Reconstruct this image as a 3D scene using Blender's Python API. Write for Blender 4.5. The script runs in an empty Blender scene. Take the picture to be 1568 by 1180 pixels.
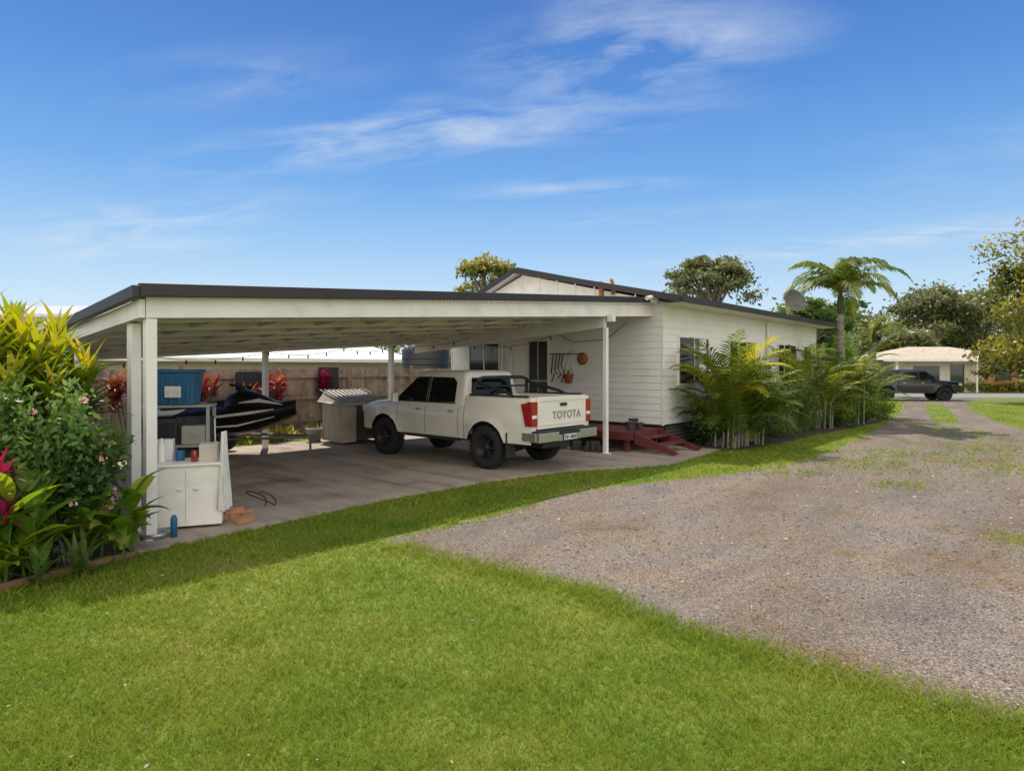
import bpy, bmesh, math, random
import numpy as np
from mathutils import Vector, Matrix
rng=np.random.default_rng(7); random.seed(7)
scene=bpy.context.scene
U=random.uniform
ANG=math.radians(48.57)
D1=Vector((math.cos(ANG),math.sin(ANG),0)); D2=Vector((-math.sin(ANG),math.cos(ANG),0))
P0=Vector((-3.96,6.93,0))
def S(u,v,z=0): return P0+D1*u+D2*v+Vector((0,0,z))

# ---------------- materials ----------------
def newmat(name):
    m=bpy.data.materials.new(name); m.use_nodes=True
    nt=m.node_tree; b=nt.nodes['Principled BSDF']
    return m,nt,b
def N(nt,t,**kw):
    n=nt.nodes.new(t)
    for k,v in kw.items():
        if k in n.inputs.keys(): n.inputs[k].default_value=v
        else: setattr(n,k,v)
    return n
def ramp(nt,stops,gain=1):
    r=nt.nodes.new('ShaderNodeValToRGB'); e=r.color_ramp.elements
    while len(e)<len(stops): e.new(0.5)
    for i,(p,c) in enumerate(stops):
        e[i].position=p; e[i].color=(min(1,c[0]*gain),min(1,c[1]*gain),min(1,c[2]*gain),1)
    return r
def mat(name,col,rough=.6,var=.12,scale=6.,bump=0.,bscale=60.,metal=0.,spec=.5,dirt=None,coat=0):
    m,nt,b=newmat(name)
    tc=N(nt,'ShaderNodeTexCoord')
    n=N(nt,'ShaderNodeTexNoise',Scale=scale,Detail=6.0,Roughness=.6)
    nt.links.new(tc.outputs['Object'],n.inputs['Vector'])
    d=dirt or tuple(c*(1-2*var) for c in col)
    hi=tuple(min(1,c*(1+var)) for c in col)
    r=ramp(nt,[(.3,d),(.5,col),(.72,hi)])
    nt.links.new(n.outputs['Fac'],r.inputs['Fac']); nt.links.new(r.outputs['Color'],b.inputs['Base Color'])
    b.inputs['Roughness'].default_value=rough; b.inputs['Metallic'].default_value=metal
    b.inputs['Specular IOR Level'].default_value=spec
    b.inputs['Coat Weight'].default_value=coat
    if bump:
        n2=N(nt,'ShaderNodeTexNoise',Scale=bscale,Detail=4.0)
        nt.links.new(tc.outputs['Object'],n2.inputs['Vector'])
        bp=N(nt,'ShaderNodeBump',Strength=bump,Distance=.02)
        nt.links.new(n2.outputs['Fac'],bp.inputs['Height']); nt.links.new(bp.outputs['Normal'],b.inputs['Normal'])
    return m
def leafmat(name,stops,trans=.35,rough=.45,gain=1.3):
    m,nt,b=newmat(name)
    a=N(nt,'ShaderNodeAttribute',attribute_name='rnd')
    r=ramp(nt,stops,gain)
    nt.links.new(a.outputs['Fac'],r.inputs['Fac'])
    nt.links.new(r.outputs['Color'],b.inputs['Base Color'])
    b.inputs['Roughness'].default_value=rough; b.inputs['Specular IOR Level'].default_value=.35
    if trans<=0: return m
    t=N(nt,'ShaderNodeBsdfTranslucent'); mx=N(nt,'ShaderNodeMixShader'); mx.inputs[0].default_value=trans
    br=N(nt,'ShaderNodeHueSaturation',Value=1.5,Saturation=1.08)
    nt.links.new(r.outputs['Color'],br.inputs['Color']); nt.links.new(br.outputs['Color'],t.inputs['Color'])
    nt.links.new(b.outputs[0],mx.inputs[1]); nt.links.new(t.outputs[0],mx.inputs[2])
    nt.links.new(mx.outputs[0],nt.nodes['Material Output'].inputs['Surface'])
    return m

M={}
M['white']=mat('white_paint',(.78,.755,.71),.5,.07,2.5)
M['wall']=mat('weatherboard_paint',(.78,.765,.72),.55,.05,1.5,bump=.05)
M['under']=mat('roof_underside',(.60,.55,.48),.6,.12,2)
M['dark']=mat('dark_fascia',(.026,.020,.019),.5,.1,5)
M['roof']=mat('metal_roof',(.5,.5,.5),.4,.05,2,metal=.3)
M['glass']=mat('window_glass',(.02,.025,.03),.05,.1,2,spec=.6)
M['carglass']=mat('tinted_glass',(.006,.007,.008),.06,.1,2,spec=.3)
M['blackm']=mat('black_mesh',(.02,.02,.022),.5,.1,8)
def concrete():
    m,nt,b=newmat('concrete')
    tc=N(nt,'ShaderNodeTexCoord')
    n=N(nt,'ShaderNodeTexNoise',Scale=.9,Detail=8.0,Roughness=.65); nt.links.new(tc.outputs['Object'],n.inputs['Vector'])
    r=ramp(nt,[(.32,(.20,.155,.12)),(.46,(.36,.29,.225)),(.7,(.44,.37,.30))]); nt.links.new(n.outputs['Fac'],r.inputs['Fac'])
    mp=N(nt,'ShaderNodeMapping',vector_type='TEXTURE'); mp.inputs['Rotation'].default_value=(0,0,ANG+math.pi/2); mp.inputs['Scale'].default_value=(5,.5,1)
    n2=N(nt,'ShaderNodeTexNoise',Scale=1.3,Detail=5.0,Roughness=.6); nt.links.new(tc.outputs['Object'],mp.inputs['Vector']); nt.links.new(mp.outputs[0],n2.inputs['Vector'])
    r2=ramp(nt,[(.34,(.55,.52,.5)),(.5,(1,1,1))]); nt.links.new(n2.outputs['Fac'],r2.inputs['Fac'])
    mx=N(nt,'ShaderNodeMix',data_type='RGBA',blend_type='MULTIPLY'); mx.inputs[0].default_value=.8
    nt.links.new(r.outputs['Color'],mx.inputs[6]); nt.links.new(r2.outputs['Color'],mx.inputs[7]); nt.links.new(mx.outputs[2],b.inputs['Base Color'])
    b.inputs['Roughness'].default_value=.8
    n3=N(nt,'ShaderNodeTexNoise',Scale=70.,Detail=3.0); nt.links.new(tc.outputs['Object'],n3.inputs['Vector'])
    bp=N(nt,'ShaderNodeBump',Strength=.25,Distance=.02); nt.links.new(n3.outputs['Fac'],bp.inputs['Height']); nt.links.new(bp.outputs['Normal'],b.inputs['Normal'])
    return m
M['conc']=concrete()
M['maroon']=mat('maroon_paint',(.12,.022,.025),.6,.15,5)
M['soil']=mat('garden_soil',(.06,.04,.025),.95,.3,20,bump=.8,bscale=50)
M['timber']=mat('weathered_timber',(.28,.21,.155),.85,.25,4,bump=.2)
M['edging']=mat('timber_edging',(.2,.11,.06),.85,.25,6,bump=.2)
M['bark']=mat('bark',(.20,.165,.13),.9,.25,6,bump=.5,bscale=20)
M['palmtrunk']=mat('palm_trunk',(.24,.21,.17),.8,.2,6,bump=.3)
M['rubber']=mat('tyre_rubber',(.018,.018,.018),.85,.2,15,bump=.1)
M['plastic']=mat('black_plastic',(.02,.02,.021),.5,.15,15)
M['chrome']=mat('satin_chrome',(.6,.6,.6),.22,.05,5,metal=.9)
M['red']=mat('red_lens',(.30,.010,.010),.15,.15,15,spec=.7)
M['orange']=mat('amber_lens',(.6,.2,.02),.2,.1,15)
M['lens']=mat('clear_lens',(.7,.7,.7),.1,.1,15)
M['letter']=mat('grey_lettering',(.27,.25,.21),.4,.05,10)
M['sand']=mat('truck_paint',(.74,.70,.62),.28,.03,2,coat=.5)
M['dpaint']=mat('dark_truck_paint',(.012,.014,.018),.3,.1,3,coat=.4)
M['jet']=mat('black_gelcoat',(.010,.010,.011),.38,.1,3,spec=.25)
M['teal']=mat('teal_accent',(.02,.22,.24),.4,.1,3)
M['blue']=mat('blue_plastic',(.02,.13,.27),.5,.1,5)
M['beige']=mat('beige_metal',(.50,.45,.36),.6,.08,5)
M['greyp']=mat('grey_panel',(.33,.32,.29),.6,.1,5)
M['cloth']=mat('white_cloth',(.75,.73,.68),.9,.08,8)
M['brick']=mat('orange_brick',(.42,.16,.08),.85,.2,10,bump=.2)
M['bricks']=mat('loose_brick',(.42,.22,.12),.85,.2,20,bump=.2)
M['tileroof']=mat('tile_roof',(.48,.40,.31),.8,.12,3)
M['silver']=mat('galvanised',(.45,.47,.48),.35,.12,3,metal=.7)
M['dish']=mat('dish_grey',(.22,.22,.22),.6,.1,5)
M['terra']=mat('terracotta',(.35,.13,.06),.8,.15,10)
M['darkrug']=mat('dark_rug',(.035,.036,.04),.95,.4,30)
M['asph']=mat('road_asphalt',(.22,.21,.20),.9,.1,3)
M['nroof']=mat('neighbour_roof',(.60,.62,.62),.5,.05,2)
M['cream']=mat('cream_wall',(.55,.50,.42),.8,.08,2)

LG=2.0
def lawn_nodes(name,blade):
    m,nt,b=newmat(name)
    tc=N(nt,'ShaderNodeTexCoord')
    n=N(nt,'ShaderNodeTexNoise',Scale=.6,Detail=6.0,Roughness=.66); nt.links.new(tc.outputs['Object'],n.inputs['Vector'])
    r=ramp(nt,[(.34,(.095,.150,.012)),(.48,(.130,.175,.015)),(.60,(.165,.19,.024)),(.70,(.21,.195,.055))],LG if blade else 1.35)
    nt.links.new(n.outputs['Fac'],r.inputs['Fac'])
    last=r.outputs['Color']
    mx=N(nt,'ShaderNodeMix',data_type='RGBA',blend_type='MULTIPLY'); mx.inputs[0].default_value=1
    if blade:
        a=N(nt,'ShaderNodeAttribute',attribute_name='rnd')
        r2=ramp(nt,[(0,(.62,.66,.5)),(.5,(.92,.92,.92)),(.9,(1,.95,1)),(1,(1,.8,1))])
        r2.color_ramp.elements[3].color=(1.5,1.2,2.4,1)
        nt.links.new(a.outputs['Fac'],r2.inputs['Fac'])
    else:
        n2=N(nt,'ShaderNodeTexNoise',Scale=30.,Detail=5.0,Roughness=.7); nt.links.new(tc.outputs['Object'],n2.inputs['Vector'])
        r2=ramp(nt,[(.3,(.6,.62,.5)),(.55,(.9,.9,.8)),(.75,(1,1,1))])
        nt.links.new(n2.outputs['Fac'],r2.inputs['Fac'])
        bp=N(nt,'ShaderNodeBump',Strength=.6,Distance=.03); nt.links.new(n2.outputs['Fac'],bp.inputs['Height']); nt.links.new(bp.outputs['Normal'],b.inputs['Normal'])
    nt.links.new(last,mx.inputs[6]); nt.links.new(r2.outputs['Color'],mx.inputs[7]); last=mx.outputs[2]
    nt.links.new(last,b.inputs['Base Color']); b.inputs['Roughness'].default_value=.6; b.inputs['Specular IOR Level'].default_value=.25
    if blade:
        t=N(nt,'ShaderNodeBsdfTranslucent'); nt.links.new(last,t.inputs['Color'])
        ms=N(nt,'ShaderNodeMixShader'); ms.inputs[0].default_value=.45
        nt.links.new(b.outputs[0],ms.inputs[1]); nt.links.new(t.outputs[0],ms.inputs[2]); nt.links.new(ms.outputs[0],nt.nodes['Material Output'].inputs['Surface'])
    return m
M['lawn']=lawn_nodes('lawn_ground',False); M['blade']=lawn_nodes('grass_blades',True)
def gravel():
    m,nt,b=newmat('gravel')
    tc=N(nt,'ShaderNodeTexCoord')
    v=N(nt,'ShaderNodeTexVoronoi',Scale=85.); nt.links.new(tc.outputs['Object'],v.inputs['Vector'])
    bw=N(nt,'ShaderNodeSeparateColor'); nt.links.new(v.outputs['Color'],bw.inputs[0])
    r=ramp(nt,[(0,(.090,.074,.062)),(.4,(.148,.124,.104)),(.8,(.20,.17,.145)),(1,(.31,.275,.245))]); nt.links.new(bw.outputs[0],r.inputs['Fac'])
    n=N(nt,'ShaderNodeTexNoise',Scale=.75,Detail=9.0,Roughness=.7); nt.links.new(tc.outputs['Object'],n.inputs['Vector'])
    r2=ramp(nt,[(.32,(.74,.75,.80)),(.45,(1,.97,.94)),(.56,(1,.90,.75)),(.63,(.92,.68,.42)),(.72,(.62,.62,.30))]); nt.links.new(n.outputs['Fac'],r2.inputs['Fac'])
    mx=N(nt,'ShaderNodeMix',data_type='RGBA',blend_type='MULTIPLY'); mx.inputs[0].default_value=1
    nt.links.new(r.outputs['Color'],mx.inputs[6]); nt.links.new(r2.outputs['Color'],mx.inputs[7])
    mp=N(nt,'ShaderNodeMapping',vector_type='TEXTURE'); mp.inputs['Rotation'].default_value=(0,0,ANG+.05); mp.inputs['Scale'].default_value=(6,.9,1)
    nw=N(nt,'ShaderNodeTexNoise',Scale=.25,Detail=2.0); nt.links.new(tc.outputs['Object'],nw.inputs['Vector'])
    ad=N(nt,'ShaderNodeVectorMath',operation='MULTIPLY_ADD'); nt.links.new(nw.outputs['Color'],ad.inputs[0]); ad.inputs[1].default_value=(3,3,0); nt.links.new(tc.outputs['Object'],ad.inputs[2])
    n3=N(nt,'ShaderNodeTexNoise',Scale=1.2,Detail=5.0,Roughness=.6); nt.links.new(ad.outputs[0],mp.inputs['Vector']); nt.links.new(mp.outputs[0],n3.inputs['Vector'])
    r3=ramp(nt,[(.35,(.80,.78,.76)),(.5,(.97,.96,.95)),(.62,(1,1,1))]); nt.links.new(n3.outputs['Fac'],r3.inputs['Fac'])
    r3.color_ramp.elements[2].color=(1.16,1.14,1.12,1)
    mx2=N(nt,'ShaderNodeMix',data_type='RGBA',blend_type='MULTIPLY'); mx2.inputs[0].default_value=1
    nt.links.new(mx.outputs[2],mx2.inputs[6]); nt.links.new(r3.outputs['Color'],mx2.inputs[7])
    nt.links.new(mx2.outputs[2],b.inputs['Base Color']); b.inputs['Roughness'].default_value=.9
    bp=N(nt,'ShaderNodeBump',Strength=.6,Distance=.008); bp.invert=True
    nt.links.new(v.outputs['Distance'],bp.inputs['Height']); nt.links.new(bp.outputs['Normal'],b.inputs['Normal'])
    return m
M['gravel']=gravel()
M['stone']=leafmat('gravel_stones',[(0,(.075,.063,.054)),(.5,(.16,.135,.114)),(.85,(.22,.19,.165)),(1,(.42,.38,.34))],0.0,.9,1)
M['litter']=leafmat('leaf_litter',[(0,(.16,.09,.04)),(.6,(.3,.2,.1)),(1,(.6,.52,.4))],.2,.8,1)

G_mid=[(0,(.03,.055,.012)),(.5,(.08,.13,.025)),(1,(.20,.24,.05))]
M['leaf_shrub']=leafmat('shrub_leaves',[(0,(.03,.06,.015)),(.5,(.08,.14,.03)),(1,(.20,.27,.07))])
M['leaf_canna']=leafmat('canna_leaves',[(0,(.05,.11,.012)),(.5,(.12,.21,.02)),(1,(.38,.40,.04))],.42,gain=1.2)
M['leaf_gold']=leafmat('golden_leaves',[(0,(.03,.08,.012)),(.45,(.11,.19,.02)),(.72,(.34,.35,.03)),(1,(.66,.50,.04))],.35,gain=1.1)
M['leaf_red']=leafmat('red_leaves',[(0,(.05,.015,.02)),(.4,(.20,.02,.035)),(.75,(.36,.05,.04)),(1,(.45,.22,.07))],.25,gain=1)
M['leaf_purple']=leafmat('purple_leaves',[(0,(.06,.01,.02)),(1,(.36,.03,.08))],.3)
M['leaf_palm']=leafmat('palm_leaves',[(0,(.05,.085,.015)),(.5,(.11,.15,.025)),(1,(.30,.29,.05))],.38,gain=1.15)
M['leaf_cane']=leafmat('cane_palm_leaves',[(0,(.035,.07,.013)),(.4,(.11,.165,.022)),(.75,(.32,.32,.035)),(1,(.60,.50,.06))],.38,gain=1.1)
M['leaf_gum']=leafmat('gum_leaves',[(0,(.06,.065,.03)),(.5,(.13,.14,.055)),(1,(.26,.25,.11))],.3)
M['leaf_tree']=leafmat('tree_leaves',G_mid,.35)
M['leaf_yel']=leafmat('yellow_green_leaves',[(0,(.06,.07,.015)),(.5,(.18,.17,.03)),(1,(.42,.33,.06))],.38)
M['leaf_grass']=leafmat('strappy_leaves',[(0,(.04,.08,.02)),(.6,(.12,.18,.04)),(1,(.3,.3,.09))],.35)
M['flower']=leafmat('flowers',[(0,(.75,.25,.3)),(.5,(.8,.5,.5)),(1,(.85,.8,.75))],.3,gain=1)

# ---------------- mesh helpers ----------------
class MB:
    def __init__(s): s.v=[];s.f=[];s.m=[];s.sm=[]
    def add(s,vs,fs,mi=0,smooth=False):
        o=len(s.v); s.v+= [tuple(p) for p in vs]
        for f in fs: s.f.append([i+o for i in f]); s.m.append(mi); s.sm.append(smooth)
    def hexa(s,b,t,mi=0):
        s.add(list(b)+list(t),[(3,2,1,0),(4,5,6,7),(0,1,5,4),(1,2,6,5),(2,3,7,6),(3,0,4,7)],mi)
    def box(s,x0,x1,y0,y1,z0,z1,mi=0):
        s.hexa([(x0,y0,z0),(x1,y0,z0),(x1,y1,z0),(x0,y1,z0)],[(x0,y0,z1),(x1,y0,z1),(x1,y1,z1),(x0,y1,z1)],mi)
    def tube(s,pts,rad,n=8,mi=0,smooth=True,cap=True):
        pts=[Vector(p) for p in pts]
        if not isinstance(rad,(list,tuple)): rad=[rad]*len(pts)
        vs=[];fs=[]
        for i,p in enumerate(pts):
            d=(pts[min(i+1,len(pts)-1)]-pts[max(i-1,0)]).normalized()
            a=d.cross(Vector((0,0,1)))
            if a.length<.05: a=Vector((1,0,0))
            a.normalize(); b=d.cross(a)
            for k in range(n):
                t=2*math.pi*k/n; vs.append(p+(a*math.cos(t)+b*math.sin(t))*rad[i])
        for i in range(len(pts)-1):
            for k in range(n):
                fs.append((i*n+k,i*n+(k+1)%n,(i+1)*n+(k+1)%n,(i+1)*n+k))
        s.add(vs,fs,mi,smooth)
        if cap:
            s.add(vs[:n],[list(range(n))],mi); s.add(vs[-n:],[list(range(n))[::-1]],mi)
    def lathe(s,prof,c,axis='y',n=28,mi=0,smooth=True):
        vs=[];fs=[]
        for r,h in prof:
            for k in range(n):
                t=2*math.pi*k/n
                if axis=='y': vs.append((c[0]+r*math.cos(t),c[1]+h,c[2]+r*math.sin(t)))
                elif axis=='z': vs.append((c[0]+r*math.cos(t),c[1]+r*math.sin(t),c[2]+h))
                else: vs.append((c[0]+h,c[1]+r*math.cos(t),c[2]+r*math.sin(t)))
        for i in range(len(prof)-1):
            for k in range(n): fs.append((i*n+k,i*n+(k+1)%n,(i+1)*n+(k+1)%n,(i+1)*n+k))
        s.add(vs,fs,mi,smooth)
    def obj(s,name,mats,parent=None,bevel=0,loc=None,rotz=0,fixn=True):
        me=bpy.data.meshes.new(name); me.from_pydata(s.v,[],s.f)
        for m in mats: me.materials.append(m)
        me.polygons.foreach_set('material_index',s.m); me.polygons.foreach_set('use_smooth',s.sm)
        me.update()
        if fixn:
            bm=bmesh.new(); bm.from_mesh(me); bmesh.ops.recalc_face_normals(bm,faces=bm.faces[:]); bm.to_mesh(me); bm.free()
        o=bpy.data.objects.new(name,me); scene.collection.objects.link(o)
        if parent: o.parent=parent
        if loc is not None: o.location=loc
        o.rotation_euler[2]=rotz
        if bevel:
            md=o.modifiers.new('bevel','BEVEL'); md.width=bevel; md.segments=2; md.limit_method='ANGLE'; md.angle_limit=.6
        return o
def empty(name,loc=(0,0,0),rotz=0,scale=1):
    e=bpy.data.objects.new(name,None); scene.collection.objects.link(e); e.location=loc; e.rotation_euler[2]=rotz; e.scale=(scale,)*3; e.empty_display_size=.2
    return e
def np_mesh(name,V,F,mt,rnd=None,parent=None,smooth=False):
    V=np.asarray(V,dtype=np.float32); F=np.asarray(F,dtype=np.int32)
    me=bpy.data.meshes.new(name); k=F.shape[1]; n=F.shape[0]
    me.vertices.add(len(V)); me.vertices.foreach_set('co',V.ravel())
    me.loops.add(n*k); me.loops.foreach_set('vertex_index',F.ravel())
    me.polygons.add(n); me.polygons.foreach_set('loop_start',np.arange(0,n*k,k,dtype=np.int32))
    if smooth: me.polygons.foreach_set('use_smooth',np.ones(n,dtype=bool))
    me.materials.append(mt)
    if rnd is not None:
        a=me.attributes.new('rnd','FLOAT','POINT'); a.data.foreach_set('value',np.asarray(rnd,dtype=np.float32))
    me.update(calc_edges=True)
    o=bpy.data.objects.new(name,me); scene.collection.objects.link(o)
    if parent: o.parent=parent
    return o
def unit(n):
    d=rng.normal(size=(n,3)); return d/np.linalg.norm(d,axis=1)[:,None]
def leaf_quads(C,size,asp=.5,rv=None,flat=0.0):
    n=len(C); a=unit(n); 
    if flat: a[:,2]*=(1-flat); a/=np.linalg.norm(a,axis=1)[:,None]
    b=np.cross(a,unit(n)); b/=np.linalg.norm(b,axis=1)[:,None]+1e-6
    s=(size*rng.uniform(.6,1.4,n))[:,None]
    V=np.stack([C-a*s,C+b*s*asp,C+a*s,C-b*s*asp],1).reshape(-1,3)
    F=np.arange(4*n).reshape(n,4)
    if rv is None: rv=rng.uniform(0,1,n)
    return V,F,np.repeat(np.clip(rv,0,1),4)

class Leaves:
    def __init__(s): s.V=[];s.F=[];s.R=[]
    def strip(s,base,az,el,L,W,droop,nseg=5,fold=.25,r=.5,shape=.7,twist=0):
        p=np.array(base,float); h=np.array([math.cos(az),math.sin(az),0]); side=np.array([-math.sin(az),math.cos(az),0])
        o=len(s.V)
        for i in range(nseg+1):
            t=i/nseg; e=el-droop*t**1.3
            d=h*math.cos(e)+np.array([0,0,math.sin(e)])
            up=np.array([0,0,1])*math.cos(e)-h*math.sin(e)
            w=W*max(math.sin(math.pi*(t*.93+.05)**shape),.04)*.5
            sd=side*math.cos(twist)+up*math.sin(twist)
            s.V+= [p-sd*w+up*w*fold,p.copy(),p+sd*w+up*w*fold]
            s.R+= [r,r*.8+.12,r]
            if i<nseg:
                a=o+i*3; s.F+= [(a,a+1,a+4,a+3),(a+1,a+2,a+5,a+4)]
            p=p+d*L/nseg
    def frond(s,base,az,el,L,droop,ll,nl=26,lw=.035,r=.5,hang=.5):
        p=Vector(base); h=Vector((math.cos(az),math.sin(az),0)); side=Vector((-math.sin(az),math.cos(az),0))
        pts=[]
        for i in range(nl+1):
            t=i/nl; e=el-droop*t**1.2
            d=h*math.cos(e)+Vector((0,0,math.sin(e))); up=Vector((0,0,math.cos(e)))-h*math.sin(e)
            pts.append((p.copy(),d,up)); p=p+d*L/nl
        for i in range(3,nl+1):
            t=i/nl; q,d,up=pts[i]; l=ll*(math.sin(math.pi*(t*.8+.18))**.7)*U(.85,1.1)
            for sg in (-1,1):
                ld=(side*sg*.8+d*(.45+.5*t)+up*.25+Vector((U(-.12,.12),U(-.12,.12),U(-.12,.12)))).normalized()
                m=q+ld*l*.5; e2=m+(ld+Vector((0,0,-hang))).normalized()*l*.5
                w=d*lw*.5; rr=min(1,max(0,r+U(-.15,.15)))
                o=len(s.V); s.V+= [np.array(q-w*.5),np.array(q+w*.5),np.array(m+w),np.array(m-w),np.array(e2)+0.0]
                s.V.append(np.array(e2)+np.array(w)*.1)
                s.R+= [rr]*6; s.F+= [(o,o+1,o+2,o+3),(o+3,o+2,o+5,o+4)]
        o=len(s.V)
        for i in range(0,nl+1,3):
            q,d,up=pts[i]; w=side*.016*(1-i/nl*.7)
            s.V+= [np.array(q-w),np.array(q+up*.015),np.array(q+w)]; s.R+=[min(1,r+.2)]*3
        k=len(range(0,nl+1,3))
        for i in range(k-1):
            a=o+3*i; s.F+=[(a,a+1,a+4,a+3),(a+1,a+2,a+5,a+4)]
    def obj(s,name,mt,parent=None): return np_mesh(name,np.array(s.V),np.array(s.F),mt,np.clip(np.array(s.R),0,1),parent)
def rosette(Lv,c,n,L,W,el=(.2,1.4),droop=(.4,1.2),r=(.2,.9),shape=.7):
    for i in range(n):
        t=i/n; e=el[1]+(el[0]-el[1])*t+U(-.1,.1)
        Lv.strip((c[0]+U(-.02,.02),c[1]+U(-.02,.02),c[2]+U(-.04,.04)-t*.1),i*2.4+U(-.3,.3),e,L*U(.75,1.1),W*U(.8,1.2),U(*droop),r=r[1]+(r[0]-r[1])*t+U(-.12,.12),shape=shape)

def inpoly(X,Y,poly):
    c=np.zeros(len(X),bool); n=len(poly)
    for i in range(n):
        x1,y1=poly[i]; x2,y2=poly[(i+1)%n]
        if y1==y2: continue
        c^=((y1>Y)!=(y2>Y))&(X<(x2-x1)*(Y-y1)/(y2-y1)+x1)
    return c
def smoothpoly(P,k=8,jit=0):
    n=len(P); out=[]
    for i in range(n):
        p0,p1,p2,p3=[np.array(P[(i+j-1)%n],float) for j in range(4)]
        for a in range(k):
            t=a/k
            q=.5*((2*p1)+(-p0+p2)*t+(2*p0-5*p1+4*p2-p3)*t*t+(-p0+3*p1-3*p2+p3)*t**3)
            out.append((q[0]+U(-jit,jit),q[1]+U(-jit,jit)))
    return out
def sheet(name,poly,z,mt,thick=0):
    bm=bmesh.new(); vs=[bm.verts.new((x,y,z)) for x,y in poly]; f=bm.faces.new(vs)
    bm.normal_update()
    if f.normal.z<0: f.normal_flip()
    if thick:
        r=bmesh.ops.extrude_face_region(bm,geom=[f]); 
        for e in r['geom']:
            if isinstance(e,bmesh.types.BMVert): e.co.z-=thick
    bmesh.ops.triangulate(bm,faces=bm.faces[:])
    if thick: bmesh.ops.recalc_face_normals(bm,faces=bm.faces[:])
    me=bpy.data.meshes.new(name); bm.to_mesh(me); bm.free(); me.materials.append(mt)
    o=bpy.data.objects.new(name,me); scene.collection.objects.link(o); return o

# ---------------- ground ----------------
g=MB(); g.add([(-500,-60,0),(600,-60,0),(600,900,0),(-500,900,0)],[(0,1,2,3)]); g.obj('lawn',[M['lawn']])
drive_pts=[(-1.35,6.85),(-.28,8.0),(.96,9.6),(2.44,10.5),(3.96,11.3),(5.65,12.6),(7.66,14.9),(10.4,18.4),(14.1,23.4),(19.0,30.7),(24.2,38.6),(28.5,38.6),(23.6,32.9),(17.8,23.6),(15.1,17.9),(15,13),(18,6),(16,-1),(9,.6),(5,2.4),(2.74,3.39),(2.15,3.82),(1.62,4.29),(1.06,4.75),(.65,5.4),(-.27,6.0)]
drive=smoothpoly(drive_pts,16,.045)
sheet('gravel_driveway',drive,.004,M['gravel'])
strip=smoothpoly([(14.6,21.8),(16.6,25.2),(19.6,30),(21.6,33),(22.1,32.8),(20.3,29.6),(17.4,24.9),(15.3,21.7)],5,.05)
sheet('grass_strip',strip,.008,M['lawn'])
sheet('road',[(-60,40),(120,38.5),(120,45),(-60,47)],.006,M['asph'])
slab_l=[(-.3,-.45),(1.4,-.35),(3,-.22),(5,-.35),(6.7,-.7),(8.6,-1.75),(11.35,-1.55),(11.35,7.1),(-.3,7.1)]
slab=[tuple(S(u,v)[:2]) for u,v in slab_l]
sheet('concrete_slab',slab,.035,M['conc'],.05)
bedL=[(-8,3.2),(-4.36,5.32),(-3.78,6.33),(-3.95,6.75),tuple(S(-.35,1)[:2]),tuple(S(-.4,6)[:2]),(-12,10),(-12,3)]
sheet('garden_bed',bedL,.02,M['soil'],.03)
bedR=[tuple(S(u,v)[:2]) for u,v in [(11.36,-.35),(11.36,-1.7),(13,-2.1),(16,-2.2),(20,-2.5),(23.5,-2.6),(25.5,-1.8),(25.5,-.3)]]
bedR=smoothpoly(bedR,5,.04); b_=sheet('garden_bed',bedR,.02,M['soil'],.03)
e=MB(); pts=[(-6.5,4.1),(-4.36,5.32),(-3.78,6.33)]
for a,b in zip(pts[:-1],pts[1:]):
    a=Vector((*a,0));b=Vector((*b,0)); n=(b-a).normalized().cross(Vector((0,0,1)))*.03
    e.hexa([a-n,b-n,b+n,a+n],[p+Vector((0,0,.07)) for p in (a-n,b-n,b+n,a+n)])
e.obj('garden_edging',[M['edging']],bevel=.006)

def blades(X,Y,name,h0=.036,lod=True):
    n=len(X); dist=np.sqrt(X**2+Y**2)
    sc=np.clip(dist/4,.8,3.4) if lod else np.ones(n)
    h=h0*rng.uniform(.35,1.25,n)*(1+.12*sc); w=.0034*sc*rng.uniform(.7,1.4,n)
    cl=.5+.5*np.sin(X*3.1+np.sin(Y*2.3)*2)*np.sin(Y*3.7+np.sin(X*1.9)*2); h*=.78+.4*cl
    a=rng.uniform(0,2*np.pi,n); ln=rng.uniform(.4,1.7,n)*h; b=rng.uniform(0,2*np.pi,n)
    C=np.stack([X,Y,np.full(n,.003)],1)
    wd=np.stack([np.cos(a)*w,np.sin(a)*w,np.zeros(n)],1)
    tip=C+np.stack([np.cos(b)*ln,np.sin(b)*ln,h],1)
    V=np.stack([C-wd,C+wd,tip],1).reshape(-1,3); F=np.arange(3*n).reshape(n,3)
    r=rng.uniform(0,.93,n); r[rng.uniform(size=n)<.035]=1
    return np_mesh(name,V,F,M['blade'],np.repeat(r,3))
n=500000
Yr=np.exp(rng.uniform(np.log(2.3),np.log(34),n)); Xr=rng.uniform(-1.0,1.0,n)*Yr
jx=rng.normal(0,.11,n); jy=rng.normal(0,.11,n)
ok=~inpoly(Xr+jx,Yr+jy,drive)
ok|=inpoly(Xr,Yr,strip)
pt=np.zeros(n,bool)
for (cx,cy,rx,ry) in [(6.9,12.4,1.1,1.0),(5.0,11.4,.7,.5),(9.6,11.8,1.0,1.1),(11,14.9,1.1,1.5),(7.4,8.0,.45,.5),(8.6,13.8,1.3,1.0),(12.8,17.7,.8,1.8),(13.6,19.8,.6,2),(5.6,6.9,.4,.35),(6.2,10.2,.5,.4)]:
    d=((Xr-cx)/rx)**2+((Yr-cy)/ry)**2; pt|=(rng.uniform(size=n)<np.exp(-d*1.3)*(.55+.45*np.sin(Xr*9)*np.sin(Yr*7)))
ok|=pt
for P in (slab,bedL,bedR): ok&=~inpoly(Xr,Yr,P)
blades(Xr[ok],Yr[ok],'lawn_grass')
ex=[];ey=[]
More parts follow.
